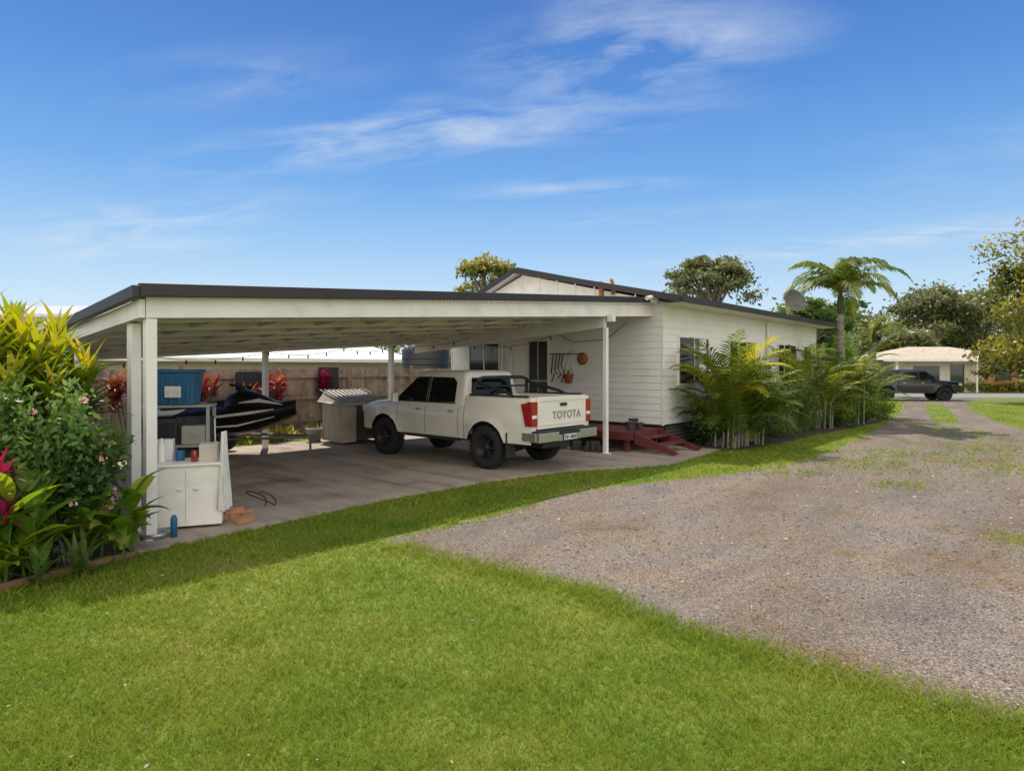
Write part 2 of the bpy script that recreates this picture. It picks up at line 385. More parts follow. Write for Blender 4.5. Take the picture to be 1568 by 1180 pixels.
edge=[(-1.2,6.75),(-.27,6.0),(.65,5.4),(1.06,4.75),(1.62,4.29),(2.15,3.82),(2.74,3.39),(4,2.9)]
for a,b in zip(edge[:-1],edge[1:]):
    k=900; t=rng.uniform(size=k)**1.2; o=rng.normal(-.06,.12,k)
    ex.append(a[0]+(b[0]-a[0])*t+o*.6); ey.append(a[1]+(b[1]-a[1])*t+o*.8)
for _ in range(80):
    y=math.exp(U(math.log(2.7),math.log(9))); x=U(-.7,.4)*y
    if inpoly(np.array([x]),np.array([y]),drive)[0] or inpoly(np.array([x]),np.array([y]),slab)[0] or inpoly(np.array([x]),np.array([y]),bedL)[0]: continue
    ex.append(x+rng.normal(0,.03,40)); ey.append(y+rng.normal(0,.03,40))
blades(np.concatenate(ex),np.concatenate(ey),'edge_grass',.06)
n=42000
Yp=np.exp(rng.uniform(np.log(2.6),np.log(16),n)); Xp=rng.uniform(-.4,1.05,n)*Yp
k=inpoly(Xp+rng.normal(0,.12,n),Yp+rng.normal(0,.12,n),drive); Xp=Xp[k];Yp=Yp[k]; n=len(Xp)
oc=np.array([[1,0,0],[0,1,0],[-1,0,0],[0,-1,0],[0,0,.6],[0,0,-.7]],float); of=np.array([[0,1,4],[1,2,4],[2,3,4],[3,0,4]])
sz=rng.gamma(2.0,.0026,n)*np.clip(Yp/6,.8,1.6)+.0025; th=rng.uniform(0,6.28,n)
V=oc[None]*sz[:,None,None]*rng.uniform(.6,1.3,(n,6,1)); c,s_=np.cos(th)[:,None],np.sin(th)[:,None]
V=np.stack([V[...,0]*c-V[...,1]*s_,V[...,0]*s_+V[...,1]*c,V[...,2]],-1)+np.stack([Xp,Yp,np.full(n,.006)],1)[:,None]
F=(of[None]+6*np.arange(n)[:,None,None]).reshape(-1,3)
np_mesh('gravel_stones',V.reshape(-1,3),F,M['stone'],np.repeat(rng.uniform(0,1,n)**1.4,6))
n=420; Yl=np.exp(rng.uniform(np.log(2.6),np.log(13),n)); Xl=rng.uniform(-.9,.95,n)*Yl
V,F,R=leaf_quads(np.stack([Xl,Yl,np.full(n,.032)],1),.015,.5,flat=.8); np_mesh('fallen_leaves',V,F,M['litter'],R)

# ---------------- carport ----------------
cp=empty('carport',P0,ANG)
Zu=lambda u,v: 2.44+.064*u-.073*v
def beam_u(mb,u0,u1,v0,v1,zl0,zh0,zl1,zh1,mi=0):
    mb.hexa([(u0,v0,zl0),(u1,v0,zl1),(u1,v1,zl1),(u0,v1,zl0)],[(u0,v0,zh0),(u1,v0,zh1),(u1,v1,zh1),(u0,v1,zh0)],mi)
b=MB()
beam_u(b,-.06,11.25,-.06,0,Zu(0,0)-.01,Zu(0,0)+.225,Zu(11.25,0)-.03,Zu(11.25,0)+.31)
beam_u(b,-.06,10.8,6.35,6.42,Zu(0,6.4)-.02,Zu(0,6.4)+.14,Zu(10.8,6.4)-.02,Zu(10.8,6.4)+.14)
for u,dz in ((0,0),(4.6,.03),(9.05,-.26)):
    b.hexa([(u-.04,.005,Zu(u,0)+dz),(u+.04,.005,Zu(u,0)+dz),(u+.04,6.34,Zu(u,6.34)+dz),(u-.04,6.34,Zu(u,6.34)+dz)],
           [(u-.04,.005,Zu(u,0)+.12),(u+.04,.005,Zu(u,0)+.12),(u+.04,6.34,Zu(u,6.34)+.12),(u-.04,6.34,Zu(u,6.34)+.12)])
b.box(9.0,9.1,-.22,-.065,Zu(9,0)-.14,Zu(9,0)+.02)
b.obj('beams',[M['white']],cp,bevel=.006)
b=MB()
for i in range(12):
    u=.05+i*.95
    if u>10.7: break
    b.hexa([(u-.02,.01,Zu(u,0)+.03),(u+.02,.01,Zu(u,0)+.03),(u+.02,6.33,Zu(u,6.33)+.03),(u-.02,6.33,Zu(u,6.33)+.03)],
           [(u-.02,.01,Zu(u,0)+.118),(u+.02,.01,Zu(u,0)+.118),(u+.02,6.33,Zu(u,6.33)+.118),(u-.02,6.33,Zu(u,6.33)+.118)])
for v in np.arange(.5,6.3,.9):
    beam_u(b,-.05,10.8,v-.02,v+.02,Zu(-.05,v)+.0,Zu(-.05,v)+.158,Zu(10.8,v)+.0,Zu(10.8,v)+.158)
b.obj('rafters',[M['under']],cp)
us=np.arange(-.14,10.95,.038); V=[];F=[]
for i,u in enumerate(us):
    w=.009*(1 if i%2 else -1)
    V+= [(u,-.1,Zu(u,-.1)+.235+w),(u,.2,Zu(u,.2)+.19+w),(u,6.65,Zu(u,6.65)+.175+w)]
for i in range(len(us)-1): F+= [(3*i,3*i+3,3*i+4,3*i+1),(3*i+1,3*i+4,3*i+5,3*i+2)]
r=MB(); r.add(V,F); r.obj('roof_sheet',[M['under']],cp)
b=MB()
beam_u(b,-.16,10.65,-.20,-.105,Zu(-.16,0)+.215,Zu(-.16,0)+.36,Zu(10.65,0)+.29,Zu(10.65,0)+.41)
b.hexa([(-.24,-.20,Zu(-.2,0)+.2),(-.162,-.20,Zu(-.2,0)+.2),(-.162,6.7,Zu(-.2,6.7)+.12),(-.24,6.7,Zu(-.2,6.7)+.12)],
       [(-.24,-.20,Zu(-.2,0)+.335),(-.162,-.20,Zu(-.2,0)+.335),(-.162,6.7,Zu(-.2,6.7)+.22),(-.24,6.7,Zu(-.2,6.7)+.22)])
beam_u(b,-.16,10.8,6.66,6.72,Zu(0,6.7)+.1,Zu(0,6.7)+.2,Zu(10.8,6.7)+.1,Zu(10.8,6.7)+.2)
b.obj('gutter',[M['dark']],cp,bevel=.01)
b=MB()
b.hexa([(-.13,-.06,Zu(-.1,0)),(-.07,-.06,Zu(-.1,0)),(-.07,6.4,Zu(-.1,6.4)),(-.13,6.4,Zu(-.1,6.4))],
       [(-.13,-.06,Zu(-.1,0)+.20),(-.07,-.06,Zu(-.1,0)+.20),(-.07,6.4,Zu(-.1,6.4)+.13),(-.13,6.4,Zu(-.1,6.4)+.13)])
b.obj('side_barge',[M['white']],cp)
b=MB()
for u,v,w in ((0,0,.055),(-.02,.46,.05),(9.05,0,.045),(8.2,6.38,.045),(0,6.38,.045),(4.6,6.38,.045)):
    top=Zu(u,v)-(.26 if u==9.05 else .012)
    b.box(u-w,u+w,v-w+ (0.06 if v==0 else 0)-.06,v+w-.0,.036,top)
    b.box(u-w-.03,u+w+.03,v-w-.08,v+w+.03,.036,.045)
b.obj('posts',[M['white']],cp,bevel=.005)
b=MB()
b.tube([(10.35,-.27,Zu(10.3,0)+.38),(10.7,-.27,Zu(10.7,0)+.42),(10.85,-.25,Zu(10.7,0)+.38),(10.9,-.2,Zu(10.7,0)+.27),(11.2,-.15,Zu(11,0)+.27)],.05,10)
b.obj('pvc_pipe',[M['white']],cp)
b=MB()
for a,bb in (((0,6.2),(2.2,6.2)),((2.2,6.2),(4.6,6.2)),((4.6,6.2),(6.6,6.2)),((6.6,6.2),(8.2,6.2)),((8.2,6.2),(9.05,4)),((9.05,4),(9.05,1.5))):
    ps=[]
    for i in range(9):
        t=i/8; u=a[0]+(bb[0]-a[0])*t; v=a[1]+(bb[1]-a[1])*t
        z=Zu(u,v)-.03-.12*4*t*(1-t)-(.26 if a[0]>8.5 else 0); ps.append((u,v,z))
    b.tube(ps,.006,4)
    for p in ps[::2]: b.tube([p,(p[0],p[1],p[2]-.05),(p[0],p[1],p[2]-.09)],[.01,.022,.012],6)
b.obj('string_lights',[M['plastic']],cp)

# ---------------- house ----------------
hs=empty('weatherboard_house',P0,ANG)
UE,UF,V0,V1,Z0,Z1=11.0,22.9,-.33,6.92,.54,3.42
def boards(mb,p,q,z0,z1,nx,ny,h=.165,lap=.014):
    z=z0
    while z<z1-.01:
        zt=min(z+h,z1)
        a=(p[0]+nx*lap,p[1]+ny*lap,z); b_=(q[0]+nx*lap,q[1]+ny*lap,z)
        mb.add([a,b_,(q[0],q[1],zt),(p[0],p[1],zt)],[(0,1,2,3)])
        mb.add([(p[0],p[1],z),(q[0],q[1],z),b_,a],[(0,1,2,3)])
        z=zt
w=MB()
boards(w,(UE,V0),(UE,V1),Z0,Z1,-1,0); boards(w,(UE,V0),(UF,V0),Z0,Z1,0,-1); boards(w,(UF,V0),(UF,V1),Z0,Z1,1,0); boards(w,(UE,V1),(UF,V1),Z0,Z1,0,1)
w.obj('walls',[M['wall']],hs,fixn=False)
b=MB()
for u,v in ((UE,V0),(UE,V1),(UF,V0)): b.box(u-.025,u+.02,v-.025,v+.02,Z0-.02,Z1)
b.box(UE-.03,UE-.018,4.38,4.5,Z0,Z1); b.tube([(17.7,V0-.06,.6),(17.7,V0-.06,3.3)],.04,8)
b.tube([(UE-.07,4.75,.1),(UE-.07,4.75,3.0)],.04,8)
b.add([(UE-.01,V0-.1,3.42),(UE-.01,V1,3.42),(UE-.01,4.0,4.48)],[(0,1,2)])
for v in np.arange(.4,6.6,.6):
    zt=3.5+(v+.6)*.215 if v<4 else 4.45-(v-4)*.38
    if zt>3.5: b.box(UE-.03,UE-.012,v-.02,v+.02,3.43,zt)
b.obj('trim',[M['white']],hs)
b=MB(); b.box(UE+.1,UF-.1,V0+.1,V1-.1,.0,Z0-.02); b.box(UE-.0,UF,V0+.0,V1,Z0-.06,Z0-.005)
for i in range(7):
    b.box(UE+.02+i*1.95,UE+.2+i*1.95,V0+.02,V0+.095,0,Z0-.061)
b.obj('base',[M['blackm']],hs)
b=MB()
z=.08
while z<.5: b.box(UE+.05,UF-.05,V0+.03,V0+.05,z,z+.06); z+=.085
b.obj('base_battens',[mat('dark_battens',(.12,.11,.10),.8,.15,4)],hs)
b=MB(); R0,R1=10.6,23.4; rz=4.62; rv=4.0; e0=(-.98,3.5); e1=(7.3,3.3); th=.06
def slope(v0,z0,v1,z1,mi,mb):
    mb.hexa([(R0,v0,z0-th),(R1,v0,z0-th),(R1,v1,z1-th),(R0,v1,z1-th)],[(R0,v0,z0),(R1,v0,z0),(R1,v1,z1),(R0,v1,z1)],mi)
slope(e0[0],e0[1],rv,rz,0,b); slope(rv+.001,rz,e1[0],e1[1],0,b)
for v0,z0,v1,z1 in ((e0[0],e0[1],rv,rz),(rv,rz,e1[0],e1[1])):
    b.hexa([(R0-.04,v0,z0-.13),(R0-.003,v0,z0-.13),(R0-.003,v1,z1-.13),(R0-.04,v1,z1-.13)],[(R0-.04,v0,z0+.02),(R0-.003,v0,z0+.02),(R0-.003,v1,z1+.02),(R0-.04,v1,z1+.02)],1)
b.box(R0,R1,e0[0]-.12,e0[0]-.003,e0[1]-.13,e0[1]-.0,1)
b.box(R0,R1,rv-.12,rv+.12,rz-.01,rz+.025,1)
b.add([(R0+.02,e0[0],3.37),(R1,e0[0],3.37),(R1,V0,3.37),(R0+.02,V0,3.37)],[(0,1,2,3)],2)
b.add([(R0+.01,e0[0]+.01,e0[1]-.07),(R0+.01,rv,rz-.07),(UE,rv,rz-.07),(UE,e0[0]+.01,e0[1]-.07)],[(0,1,2,3)],2)
b.obj('roof',[M['roof'],M['dark'],M['white']],hs)
def window(mb,axis,a0,a1,z0,z1,c,n=2,fw=.05,louvre=False):
    def bx(p0,p1,q0,q1,d0,d1,mi):
        if axis=='u': mb.box(p0,p1,c-d1,c-d0,q0,q1,mi)
        else: mb.box(c-d1,c-d0,p0,p1,q0,q1,mi)
    bx(a0,a1,z0,z1,.018,.03,1)
    bx(a0-fw,a0,z0-fw,z1+fw,.0,.06,0); bx(a1,a1+fw,z0-fw,z1+fw,.0,.06,0)
    bx(a0,a1,z1,z1+fw,.0,.06,0); bx(a0,a1,z0-fw,z0,.0,.07,0)
    for i in range(1,n):
        p=a0+(a1-a0)*i/n; bx(p-.02,p+.02,z0,z1,.03,.05,0)
    bx(a0-.02,a1+.02,z0-.02,z0-.0,.03,.075,0)
    k=int((a1-a0)/n/.09)
    for i in range(1,k): 
        p=a0+i*.09; bx(p-.004,p+.004,z0,z1,.032,.038,2)
b=MB()
window(b,'u',11.75,13.4,1.5,2.63,V0,2); window(b,'u',14.8,16.7,1.6,2.63,V0,3); window(b,'u',18.75,20.5,1.5,2.63,V0,3); window(b,'u',21.4,22.2,1.5,2.63,V0,1)
window(b,'v',4.9,6.1,1.5,2.58,UE,2)
b.obj('windows',[M['white'],M['glass'],M['blackm']],hs)
b=MB()
b.add([(12.9,V0-.0305,1.52),(13.3,V0-.0305,1.52),(13.3,V0-.0305,2.62),(12.9,V0-.0305,2.62)],[(0,1,2,3)])
b.obj('curtains',[M['cloth']],hs)
b=MB(); b.box(UE-.05,UE-.0,3.05,3.8,.56,2.66,1); b.box(UE-.06,UE-.051,3.11,3.74,.6,2.6,0)
b.box(UE-.075,UE-.061,3.4,3.44,.6,2.6,2); b.box(UE-.075,UE-.061,3.11,3.74,1.5,1.55,2)
b.obj('door',[M['blackm'],M['white'],M['greyp']],hs)
b=MB(); b.tube([(10.7,1.2,3.66),(10.7,1.2,3.9),(10.62,1.2,4.0)],.07,8); b.tube([(10.9,1.0,3.7),(10.9,1.0,4.0),(10.82,1.0,4.08)],.045,8)
b.obj('roof_vents',[M['terra']],hs)
b=MB(); b.lathe([(0,-.03),(.16,-.03),(.17,-.01),(.16,0),(.05,.0)],(UE-.03,1.95,2.12),'x',20); b.obj('wall_disc',[M['terra']],hs)
pot=MB(); c=S(10.75,2.25,1.48); pot.lathe([(0,0),(.09,0),(.13,.22),(.15,.22),(.15,.25),(.11,.25),(.1,.2)],c,'z',16); po=empty('hanging_pot_plant',(0,0,0)); pot.obj('pot',[M['terra']],po)
pot=MB(); pot.tube([c+Vector((.12,0,.24)),c+Vector((0,0,.8))],.005,4); pot.tube([c+Vector((-.12,0,.24)),c+Vector((0,0,.8)),S(11,2.25,2.35)],.005,4); pot.obj('hanger',[M['plastic']],po)
Lv=Leaves(); rosette(Lv,c+Vector((0,0,.22)),14,.28,.03,droop=(.8,1.6)); Lv.obj('leaves',M['leaf_shrub'],po)
b=MB()
for i in range(4):
    v=2.55+i*.11; b.tube([(10.93,v,2.25),(10.88,v+.03,1.95-.07*i),(10.9,v-.05,1.75-.05*(i%2)),(10.9,v+.04,1.5+.12*(i%3))],.016,5)
b.tube([(10.93,3.0,2.26),(10.93,2.0,2.24)],.015,6)
b.obj('wall_rack',[M['plastic']],hs)
b=MB()
b.tube([(UE-.06,3.0,2.9),(UE-.06,2.2,2.55),(UE-.06,1.2,2.6),(UE-.06,.6,3.0)],.008,5); b.obj('power_cable',[M['plastic']],hs)

sd=empty('satellite_dish',S(20.6,-.2,3.6),ANG)
b=MB(); b.tube([(0,0,.0),(0,0,.55)],.025,8); b.tube([(-.35,0,.1),(0,0,.45)],.012,6); b.tube([(.3,.2,.15),(0,0,.45)],.012,6)
b.tube([(0,0,.5),(-.1,-.5,.45)],.012,6); b.box(-.14,-.06,-.56,-.46,.42,.5)
b.obj('mast',[M['dish']],sd)
b=MB(); b.lathe([(0.001,.0),(.15,-.015),(.3,-.06),(.42,-.12),(.43,-.12),(.3,-.045),(.001,.02)],(0,0,0),'y',28)
o=b.obj('reflector',[M['dish']],sd); o.location=(0,-.03,.6); o.rotation_euler=(math.radians(-22),0,math.radians(-35))

dk=empty('timber_deck',P0,ANG)
b=MB()
for i in range(14): b.box(9.5,10.95,-.32+i*.2,-.135+i*.2,.43,.47)
b.box(9.46,9.498,-.33,2.5,.30,.475); b.box(9.5,10.95,-.36,-.322,.30,.475)
for u in (9.55,10.8):
    for v in (-.25,1.2,2.3): b.box(u,u+.09,v,v+.09,.036,.43)
b.obj('deck',[M['maroon']],dk,bevel=.004)
b=MB()
for u in (9.62,10.72):
    b.hexa([(u,-.37,.22),(u+.05,-.37,.22),(u+.05,-1.30,.036),(u,-1.30,.036)][::-1],[(u,-.37,.47),(u+.05,-.37,.47),(u+.05,-1.42,.10),(u,-1.42,.10)][::-1])
b.box(9.672,10.718,-.68,-.42,.33,.365); b.box(9.672,10.718,-1.02,-.74,.2,.235)
b.obj('steps',[M['maroon']],dk,bevel=.004)
for i,(u,v,r_,h) in enumerate(((10.0,-.05,.11,.2),(10.3,-.1,.09,.16),(10.55,.2,.12,.22))):
    b=MB(); c=S(u,v,.472); b.lathe([(0,0),(r_*.75,0),(r_,h),(r_+.01,h),(r_*.9,h),(r_*.7,.02),(0,.02)],c,'z',16); b.obj('metal_bucket',[M['silver']])
b=MB(); b.tube([S(9.35,.1,.05)+Vector((.12*math.cos(t),.12*math.sin(t),.02*t/6)) for t in np.arange(0,19,.5)],.012,5); b.obj('coiled_hose',[M['plastic']])
b=MB()
for i in range(7): 
    c=S(9.2+U(-.1,.35),U(.1,1.0),.036); a=U(.07,.13); b.box(c.x-a,c.x+a,c.y-a,c.y+a,.037,.037+U(.08,.25))
b.obj('tool_crates',[M['plastic']],bevel=.02)

# ---------------- pickup trucks ----------------
def truck(name,loc,rot,paint,scale=1.0,letters=True):
    T=empty(name,loc,rot,scale)
    FX=3.085; AR=.485; AZ=.42; CB=.62
    def zb(x):
        z=.53
        for a in (0,FX):
            d=AR*AR-(x-a)**2
            if d>0: z=max(z,AZ+math.sqrt(d))
        return z
    def Wx(x):
        w=.915
        if x>3.3: w-=.17*((x-3.3)/.8)**2.2
        if x<-.9: w-=.02*((-.9-x)/.25)**2
        return w
    def flare(x,z):
        f=0
        for a in (0,FX):
            d=math.hypot(x-a,z-AZ)
            f=max(f,.035*max(0,1-abs(d-AR)/.13))
        return f
    def side(x,zt,top=.0):
        z0=zb(x); pts=[]
        for t in (0,.02,.12,.25,.4,.52,.6,.68,.76,.84,.91,.965,1):
            z=z0+(zt-z0)*t; s=(z-.53)/.62
            y=Wx(x)*(.975+.025*math.sin(math.pi*min(max(s,0),1)))
            if s>.72: y-= .03*((s-.72)/.3)
            if .25<s<.45: y-=.012*math.sin(math.pi*(s-.25)/.2)
            y+=flare(x,z)
            if t>=.965: y-=.008
            if t==1: y-=.022
            pts.append((y,z))
        return pts
    def xs(a,b_,n=10):
        L=set(np.round(np.linspace(a,b_,n),4))
        for c in (0,FX):
            for t in np.linspace(-1,1,21):
                x=c+AR*.974*math.sin(t*math.pi/2)
                if a<=x<=b_: L.add(round(x,4))
        return sorted(L)
    def loft(mb,X,sec,mi=0,caps=(False,False)):
        rows=[]
        for x in X:
            h=sec(x); full=[(x,y,z) for y,z in h]+[(x,-y,z) for y,z in h[::-1][1:]]
            rows.append(full)
        n=len(rows[0]); vs=[p for r_ in rows for p in r_]
        fs=[(i*n+k,i*n+k+1,(i+1)*n+k+1,(i+1)*n+k) for i in range(len(rows)-1) for k in range(n-1)]
        mb.add(vs,fs,mi,True)
        if caps[0]: mb.add(rows[0],[list(range(n))],mi)
        if caps[1]: mb.add(rows[-1],[list(range(n))],mi)
    def zt(x):
        if x<2.75: return 1.17+ (x-CB)*.008
        if x<3.75: return 1.187-.067*((x-2.75)/1.0)**1.5
        return 1.12-.20*((x-3.75)/.32)**2
    def cabsec(x):
        p=side(x,zt(x)); y,z=p[-1]
        cr=.05 if x>2.75 else .02
        p+= [(y*.92,z+cr*.35),(y*.7,z+cr*.8),(y*.4,z+cr),(0,z+cr*1.05)]
        return p
    b=MB(); X=xs(CB,4.07,22); loft(b,X,cabsec,0,(True,True))
    def bedsec(x):
        p=side(x,1.37); y,z=p[-1]
        p+= [(y-.05,z+.004),(y-.085,z-.01),(y-.09,.86),(y-.30,.86),(0,.86)]
        return p
    loft(b,xs(-1.10,CB-.03,10),bedsec,0,(False,False))
    o=b.obj('body',[paint],T)
    md=o.modifiers.new('es','EDGE_SPLIT'); md.split_angle=math.radians(38)
    b=MB()
    b.box(CB-.07,CB-.028,-.84,.84,.6,1.36); b.box(-1.15,-1.07,-.745,.745,.80,1.385)
    b.box(-1.11,-1.02,-.895,-.75,.62,1.365); b.box(-1.11,-1.02,.75,.895,.62,1.365)
    b.box(-1.165,-1.149,-.70,.70,1.30,1.375); b.box(-1.158,-1.149,-.70,.70,.86,.90)
    b.obj('tailgate',[paint],T,bevel=.018)
    yz=lambda z: .862-.25*(z-1.14)
    xf=lambda z: 2.98-1.27*(z-1.14)
    xr=lambda z: CB+.015+.12*(z-1.14)
    rings=[]
    for z,ins in ((1.13,0),(1.3,0),(1.5,0),(1.68,0),(1.755,.0),(1.80,.018),(1.83,.06),(1.85,.13),(1.862,.28)):
        zz=min(z,1.79); Y_=yz(zz)-ins; A=xf(zz)-ins*1.3; B=xr(zz)+ins*.8; rc=.09; ring=[]
        for k in range(9):
            y=-(Y_-rc)+2*(Y_-rc)*k/8
            if 0<k<8: ring.append((A+.07*(1-(y/(Y_-rc))**2),y))
            else: ring.append((A,y))
        for k in range(1,5): t=k*math.pi/8; ring.append((A-rc+rc*math.cos(t),Y_-rc+rc*math.sin(t)))
        for k in range(1,6): ring.append((A-rc+(B+rc-A+rc)*k/6,Y_))
        for k in range(0,5): t=math.pi/2+k*math.pi/8; ring.append((B+rc+rc*math.cos(t),Y_-rc+rc*math.sin(t)))
        for k in range(1,6): ring.append((B,(Y_-rc)*(1-2*k/6)))
        for k in range(0,5): t=math.pi+k*math.pi/8; ring.append((B+rc+rc*math.cos(t),-Y_+rc+rc*math.sin(t)))
        for k in range(1,6): ring.append((B+rc+(A-rc-B-rc)*k/6,-Y_))
        for k in range(0,4): t=1.5*math.pi+k*math.pi/8; ring.append((A-rc+rc*math.cos(t),-Y_+rc+rc*math.sin(t)))
        rings.append([(x,y,z) for x,y in ring])
    n=len(rings[0]); b=MB()
    b.add([p for r_ in rings for p in r_],[(i*n+k,i*n+(k+1)%n,(i+1)*n+(k+1)%n,(i+1)*n+k) for i in range(len(rings)-1) for k in range(n)]+[[(len(rings)-1)*n+k for k in range(n)]],0,True)
    b.obj('cab',[paint],T)
    b=MB()
    for sg in (1,-1):
        for poly in ([(.90,1.225),(1.70,1.215),(1.70,1.72),(1.05,1.715),(.93,1.62)],[(1.78,1.215),(2.74,1.21),(2.69,1.30),(2.20,1.70),(2.12,1.72),(1.78,1.725)]):
            pts=[(x,sg*(yz(z)+.005),z) for x,z in poly]; b.add(pts,[list(range(len(pts)))])
    rows=[]
    for k in range(9):
        y=-.66+1.32*k/8
        for z in (1.24,1.70):
            Y_=yz(z)-.09; rows.append((xf(z)+.07*(1-(min(abs(y)/Y_,1))**2)+.006,y*(1 if z<1.5 else .88),z))
    b.add(rows,[(2*k,2*k+2,2*k+3,2*k+1) for k in range(8)],0,True)
    b.add([(xr(1.25)-.006,-.64,1.25),(xr(1.25)-.006,.64,1.25),(xr(1.71)-.006,.57,1.71),(xr(1.71)-.006,-.57,1.71)],[(0,1,2,3)])
    b.obj('glass',[M['carglass']],T,fixn=False)
    b=MB()
    for sg in (1,-1):
        pts=[(x,sg*(yz(z)+.007),z) for x,z in ((1.71,1.2),(1.77,1.2),(1.77,1.73),(1.71,1.73))]; b.add(pts,[(0,1,2,3)])
        pts=[(x,sg*(yz(z)+.0075),z) for x,z in ((.87,1.195),(2.76,1.19),(2.76,1.215),(.87,1.22))]; b.add(pts,[(0,1,2,3)])
        for xd in (1.74,2.66,.76):
            pr=[p for p in side(xd,1.165)]
            zz0=.58 
            for (y0,za),(y1,zc) in zip(pr[:-1],pr[1:]):
                if za<zz0: za=zz0
                if zc<=za: continue
                b.add([(xd-.005,sg*(y0+.003),za),(xd+.005,sg*(y0+.003),za),(xd+.005,sg*(y1+.003),zc),(xd-.005,sg*(y1+.003),zc)],[(0,1,2,3)])
        b.box(.7,2.55,min(sg*.86,sg*.905),max(sg*.86,sg*.905),.47,.535)
        b.box(2.52,2.66,min(sg*.93,sg*1.02),max(sg*.93,sg*1.02),1.24,1.27)
        b.box(-.56,-.545,min(sg*.68,sg*.94),max(sg*.68,sg*.94),.26,.72)
        for a in (0,FX):
            pts=[]
            for t in np.linspace(math.radians(12),math.radians(168),17):
                x=a+AR*math.cos(t); z=AZ+AR*math.sin(t); pts.append((x,sg*(Wx(x)*.985+.022),z))
            b.tube(pts,.010,6)
    b.box(-1.0,3.9,-.42,.42,.42,.62); b.box(-.55,.55,-.7,.7,.6,.855); b.box(2.5,3.7,-.68,.68,.55,.95); b.box(.55,2.55,-.8,.8,.5,.62)
    b.box(CB-.025,CB-.002,-.8,.8,.55,1.12); b.tube([(0,-.7,.40),(0,.7,.40)],.06,8); b.lathe([(0,-.15),(.15,-.1),(.16,.1),(0,.15)],(0,0,.40),'y',12)
    b.box(-1.335,-1.08,-.30,.30,.70,.745); b.box(-1.27,-1.1,-.88,.88,.75,.775)
    b.box(4.02,4.10,-.55,.55,.72,.98); b.box(3.95,4.12,-.72,.72,.52,.66)
    b.box(-1.05,.54,-.80,.80,.862,.87)
    b.box(-1.175,-1.166,-.10,.10,1.20,1.26)
    b.obj('black_trim',[M['plastic']],T,fixn=True)
    b=MB()
    for sg in (1,-1):
        b.tube([(.42,sg*.80,1.37),(.40,sg*.78,1.55),(.36,sg*.73,1.68),(.36,sg*.60,1.715),(.36,0,1.72)],.036,8)
        b.tube([(-.62,sg*.81,1.38),(-.45,sg*.80,1.45),(.25,sg*.765,1.60),(.37,sg*.74,1.66)],.032,8)
        b.tube([(.50,sg*.82,1.39),(-1.0,sg*.825,1.39)],.02,6)
        b.tube([(.0,sg*.80,1.38),(.15,sg*.775,1.58)],.025,6)
    b.tube([(.40,-.76,1.54),(.40,.76,1.54)],.022,6)
    b.obj('sports_bar',[M['plastic']],T)
    b=MB()
    for sg in (1,-1):
        y0,y1=sorted((sg*.31,sg*.90))
        b.box(-1.31,-1.09,y0,y1,.58,.748)
        y0,y1=sorted((sg*.903,sg*.925)); b.box(-1.24,-.92,y0,y1,.60,.745)
        for xh in (.86,1.84): b.box(xh,xh+.16,*sorted((sg*.915,sg*.945)),1.04,1.07)
    b.box(-1.31,-1.09,-.30,.30,.57,.695)
    b.box(4.085,4.10,-.5,.5,.93,.955)
    b.obj('bumper',[M['chrome']],T,bevel=.012)
    b=MB()
    for sg in (1,-1):
        y0,y1=sorted((sg*.752,sg*.915)); b.box(-1.145,-1.03,y0,y1,.86,1.30,0)
        y0,y1=sorted((sg*.90,sg*.928)); b.hexa([(-1.14,y0,.90),(-1.0,y0,.86),(-1.0,y1,.86),(-1.14,y1,.90)],[(-1.14,y0,1.29),(-.90,y0,1.26),(-.90,y1,1.26),(-1.14,y1,1.29)],0)
        y0,y1=sorted((sg*.77,sg*.90)); b.box(-1.149,-1.146,y0,y1,1.0,1.06,2)
        y0,y1=sorted((sg*.45,sg*.83)); b.box(3.86,4.02,y0,y1,.92,1.05,2)
    b.obj('lamps',[M['red'],M['orange'],M['lens']],T,bevel=.01)
    b=MB()
    for sg in (1,-1):
        y0,y1=sorted((sg*.98,sg*1.13)); b.box(2.50,2.60,y0,y1,1.17,1.38)
    b.obj('mirrors',[paint],T,bevel=.03)
    for a in (0,FX):
        for sg in (1,-1):
            b=MB(); c=(a,sg*.80,.405)
            P=[(.24,-.12),(.30,-.135),(.37,-.13),(.398,-.11),(.405,-.06),(.405,.06),(.398,.11),(.37,.13),(.30,.135),(.24,.12)]
            b.lathe(P,c,'y',40,0)
            for k in range(36):
                t=2*math.pi*k/36
                for yy in (-.09,.0,.09):
                    tt=t+(.09 if yy==0 else 0); cx,cz=a+.405*math.cos(tt),.405+.405*math.sin(tt); tx,tz=-math.sin(tt)*.02,math.cos(tt)*.02; rx,rz_=math.cos(tt)*.010,math.sin(tt)*.010
                    q=[]
                    for yv in (c[1]+yy-.035,c[1]+yy+.035):
                        q.append([(cx-tx-rx,yv,cz-tz-rz_),(cx+tx-rx,yv,cz+tz-rz_),(cx+tx+rx,yv,cz+tz+rz_),(cx-tx+rx,yv,cz-tz+rz_)])
                    b.hexa(q[0],q[1],0)
            b.lathe([(.245,sg*.12),(.235,sg*.10),(.225,sg*.03),(.0,sg*.02)],c,'y',32,1)
            for k in range(6):
                t=2*math.pi*k/6; ct,st=math.cos(t),math.sin(t)
                y0=c[1]+sg*.03;y1=c[1]+sg*.085
                def pp(r_,w_,y): return (a+ct*r_-st*w_,y,.405+st*r_+ct*w_)
                b.hexa([pp(.04,-.03,y0),pp(.04,.03,y0),pp(.232,.022,y0),pp(.232,-.022,y0)],[pp(.04,-.025,y1),pp(.04,.025,y1),pp(.232,.016,y1+sg*.01),pp(.232,-.016,y1+sg*.01)],2)
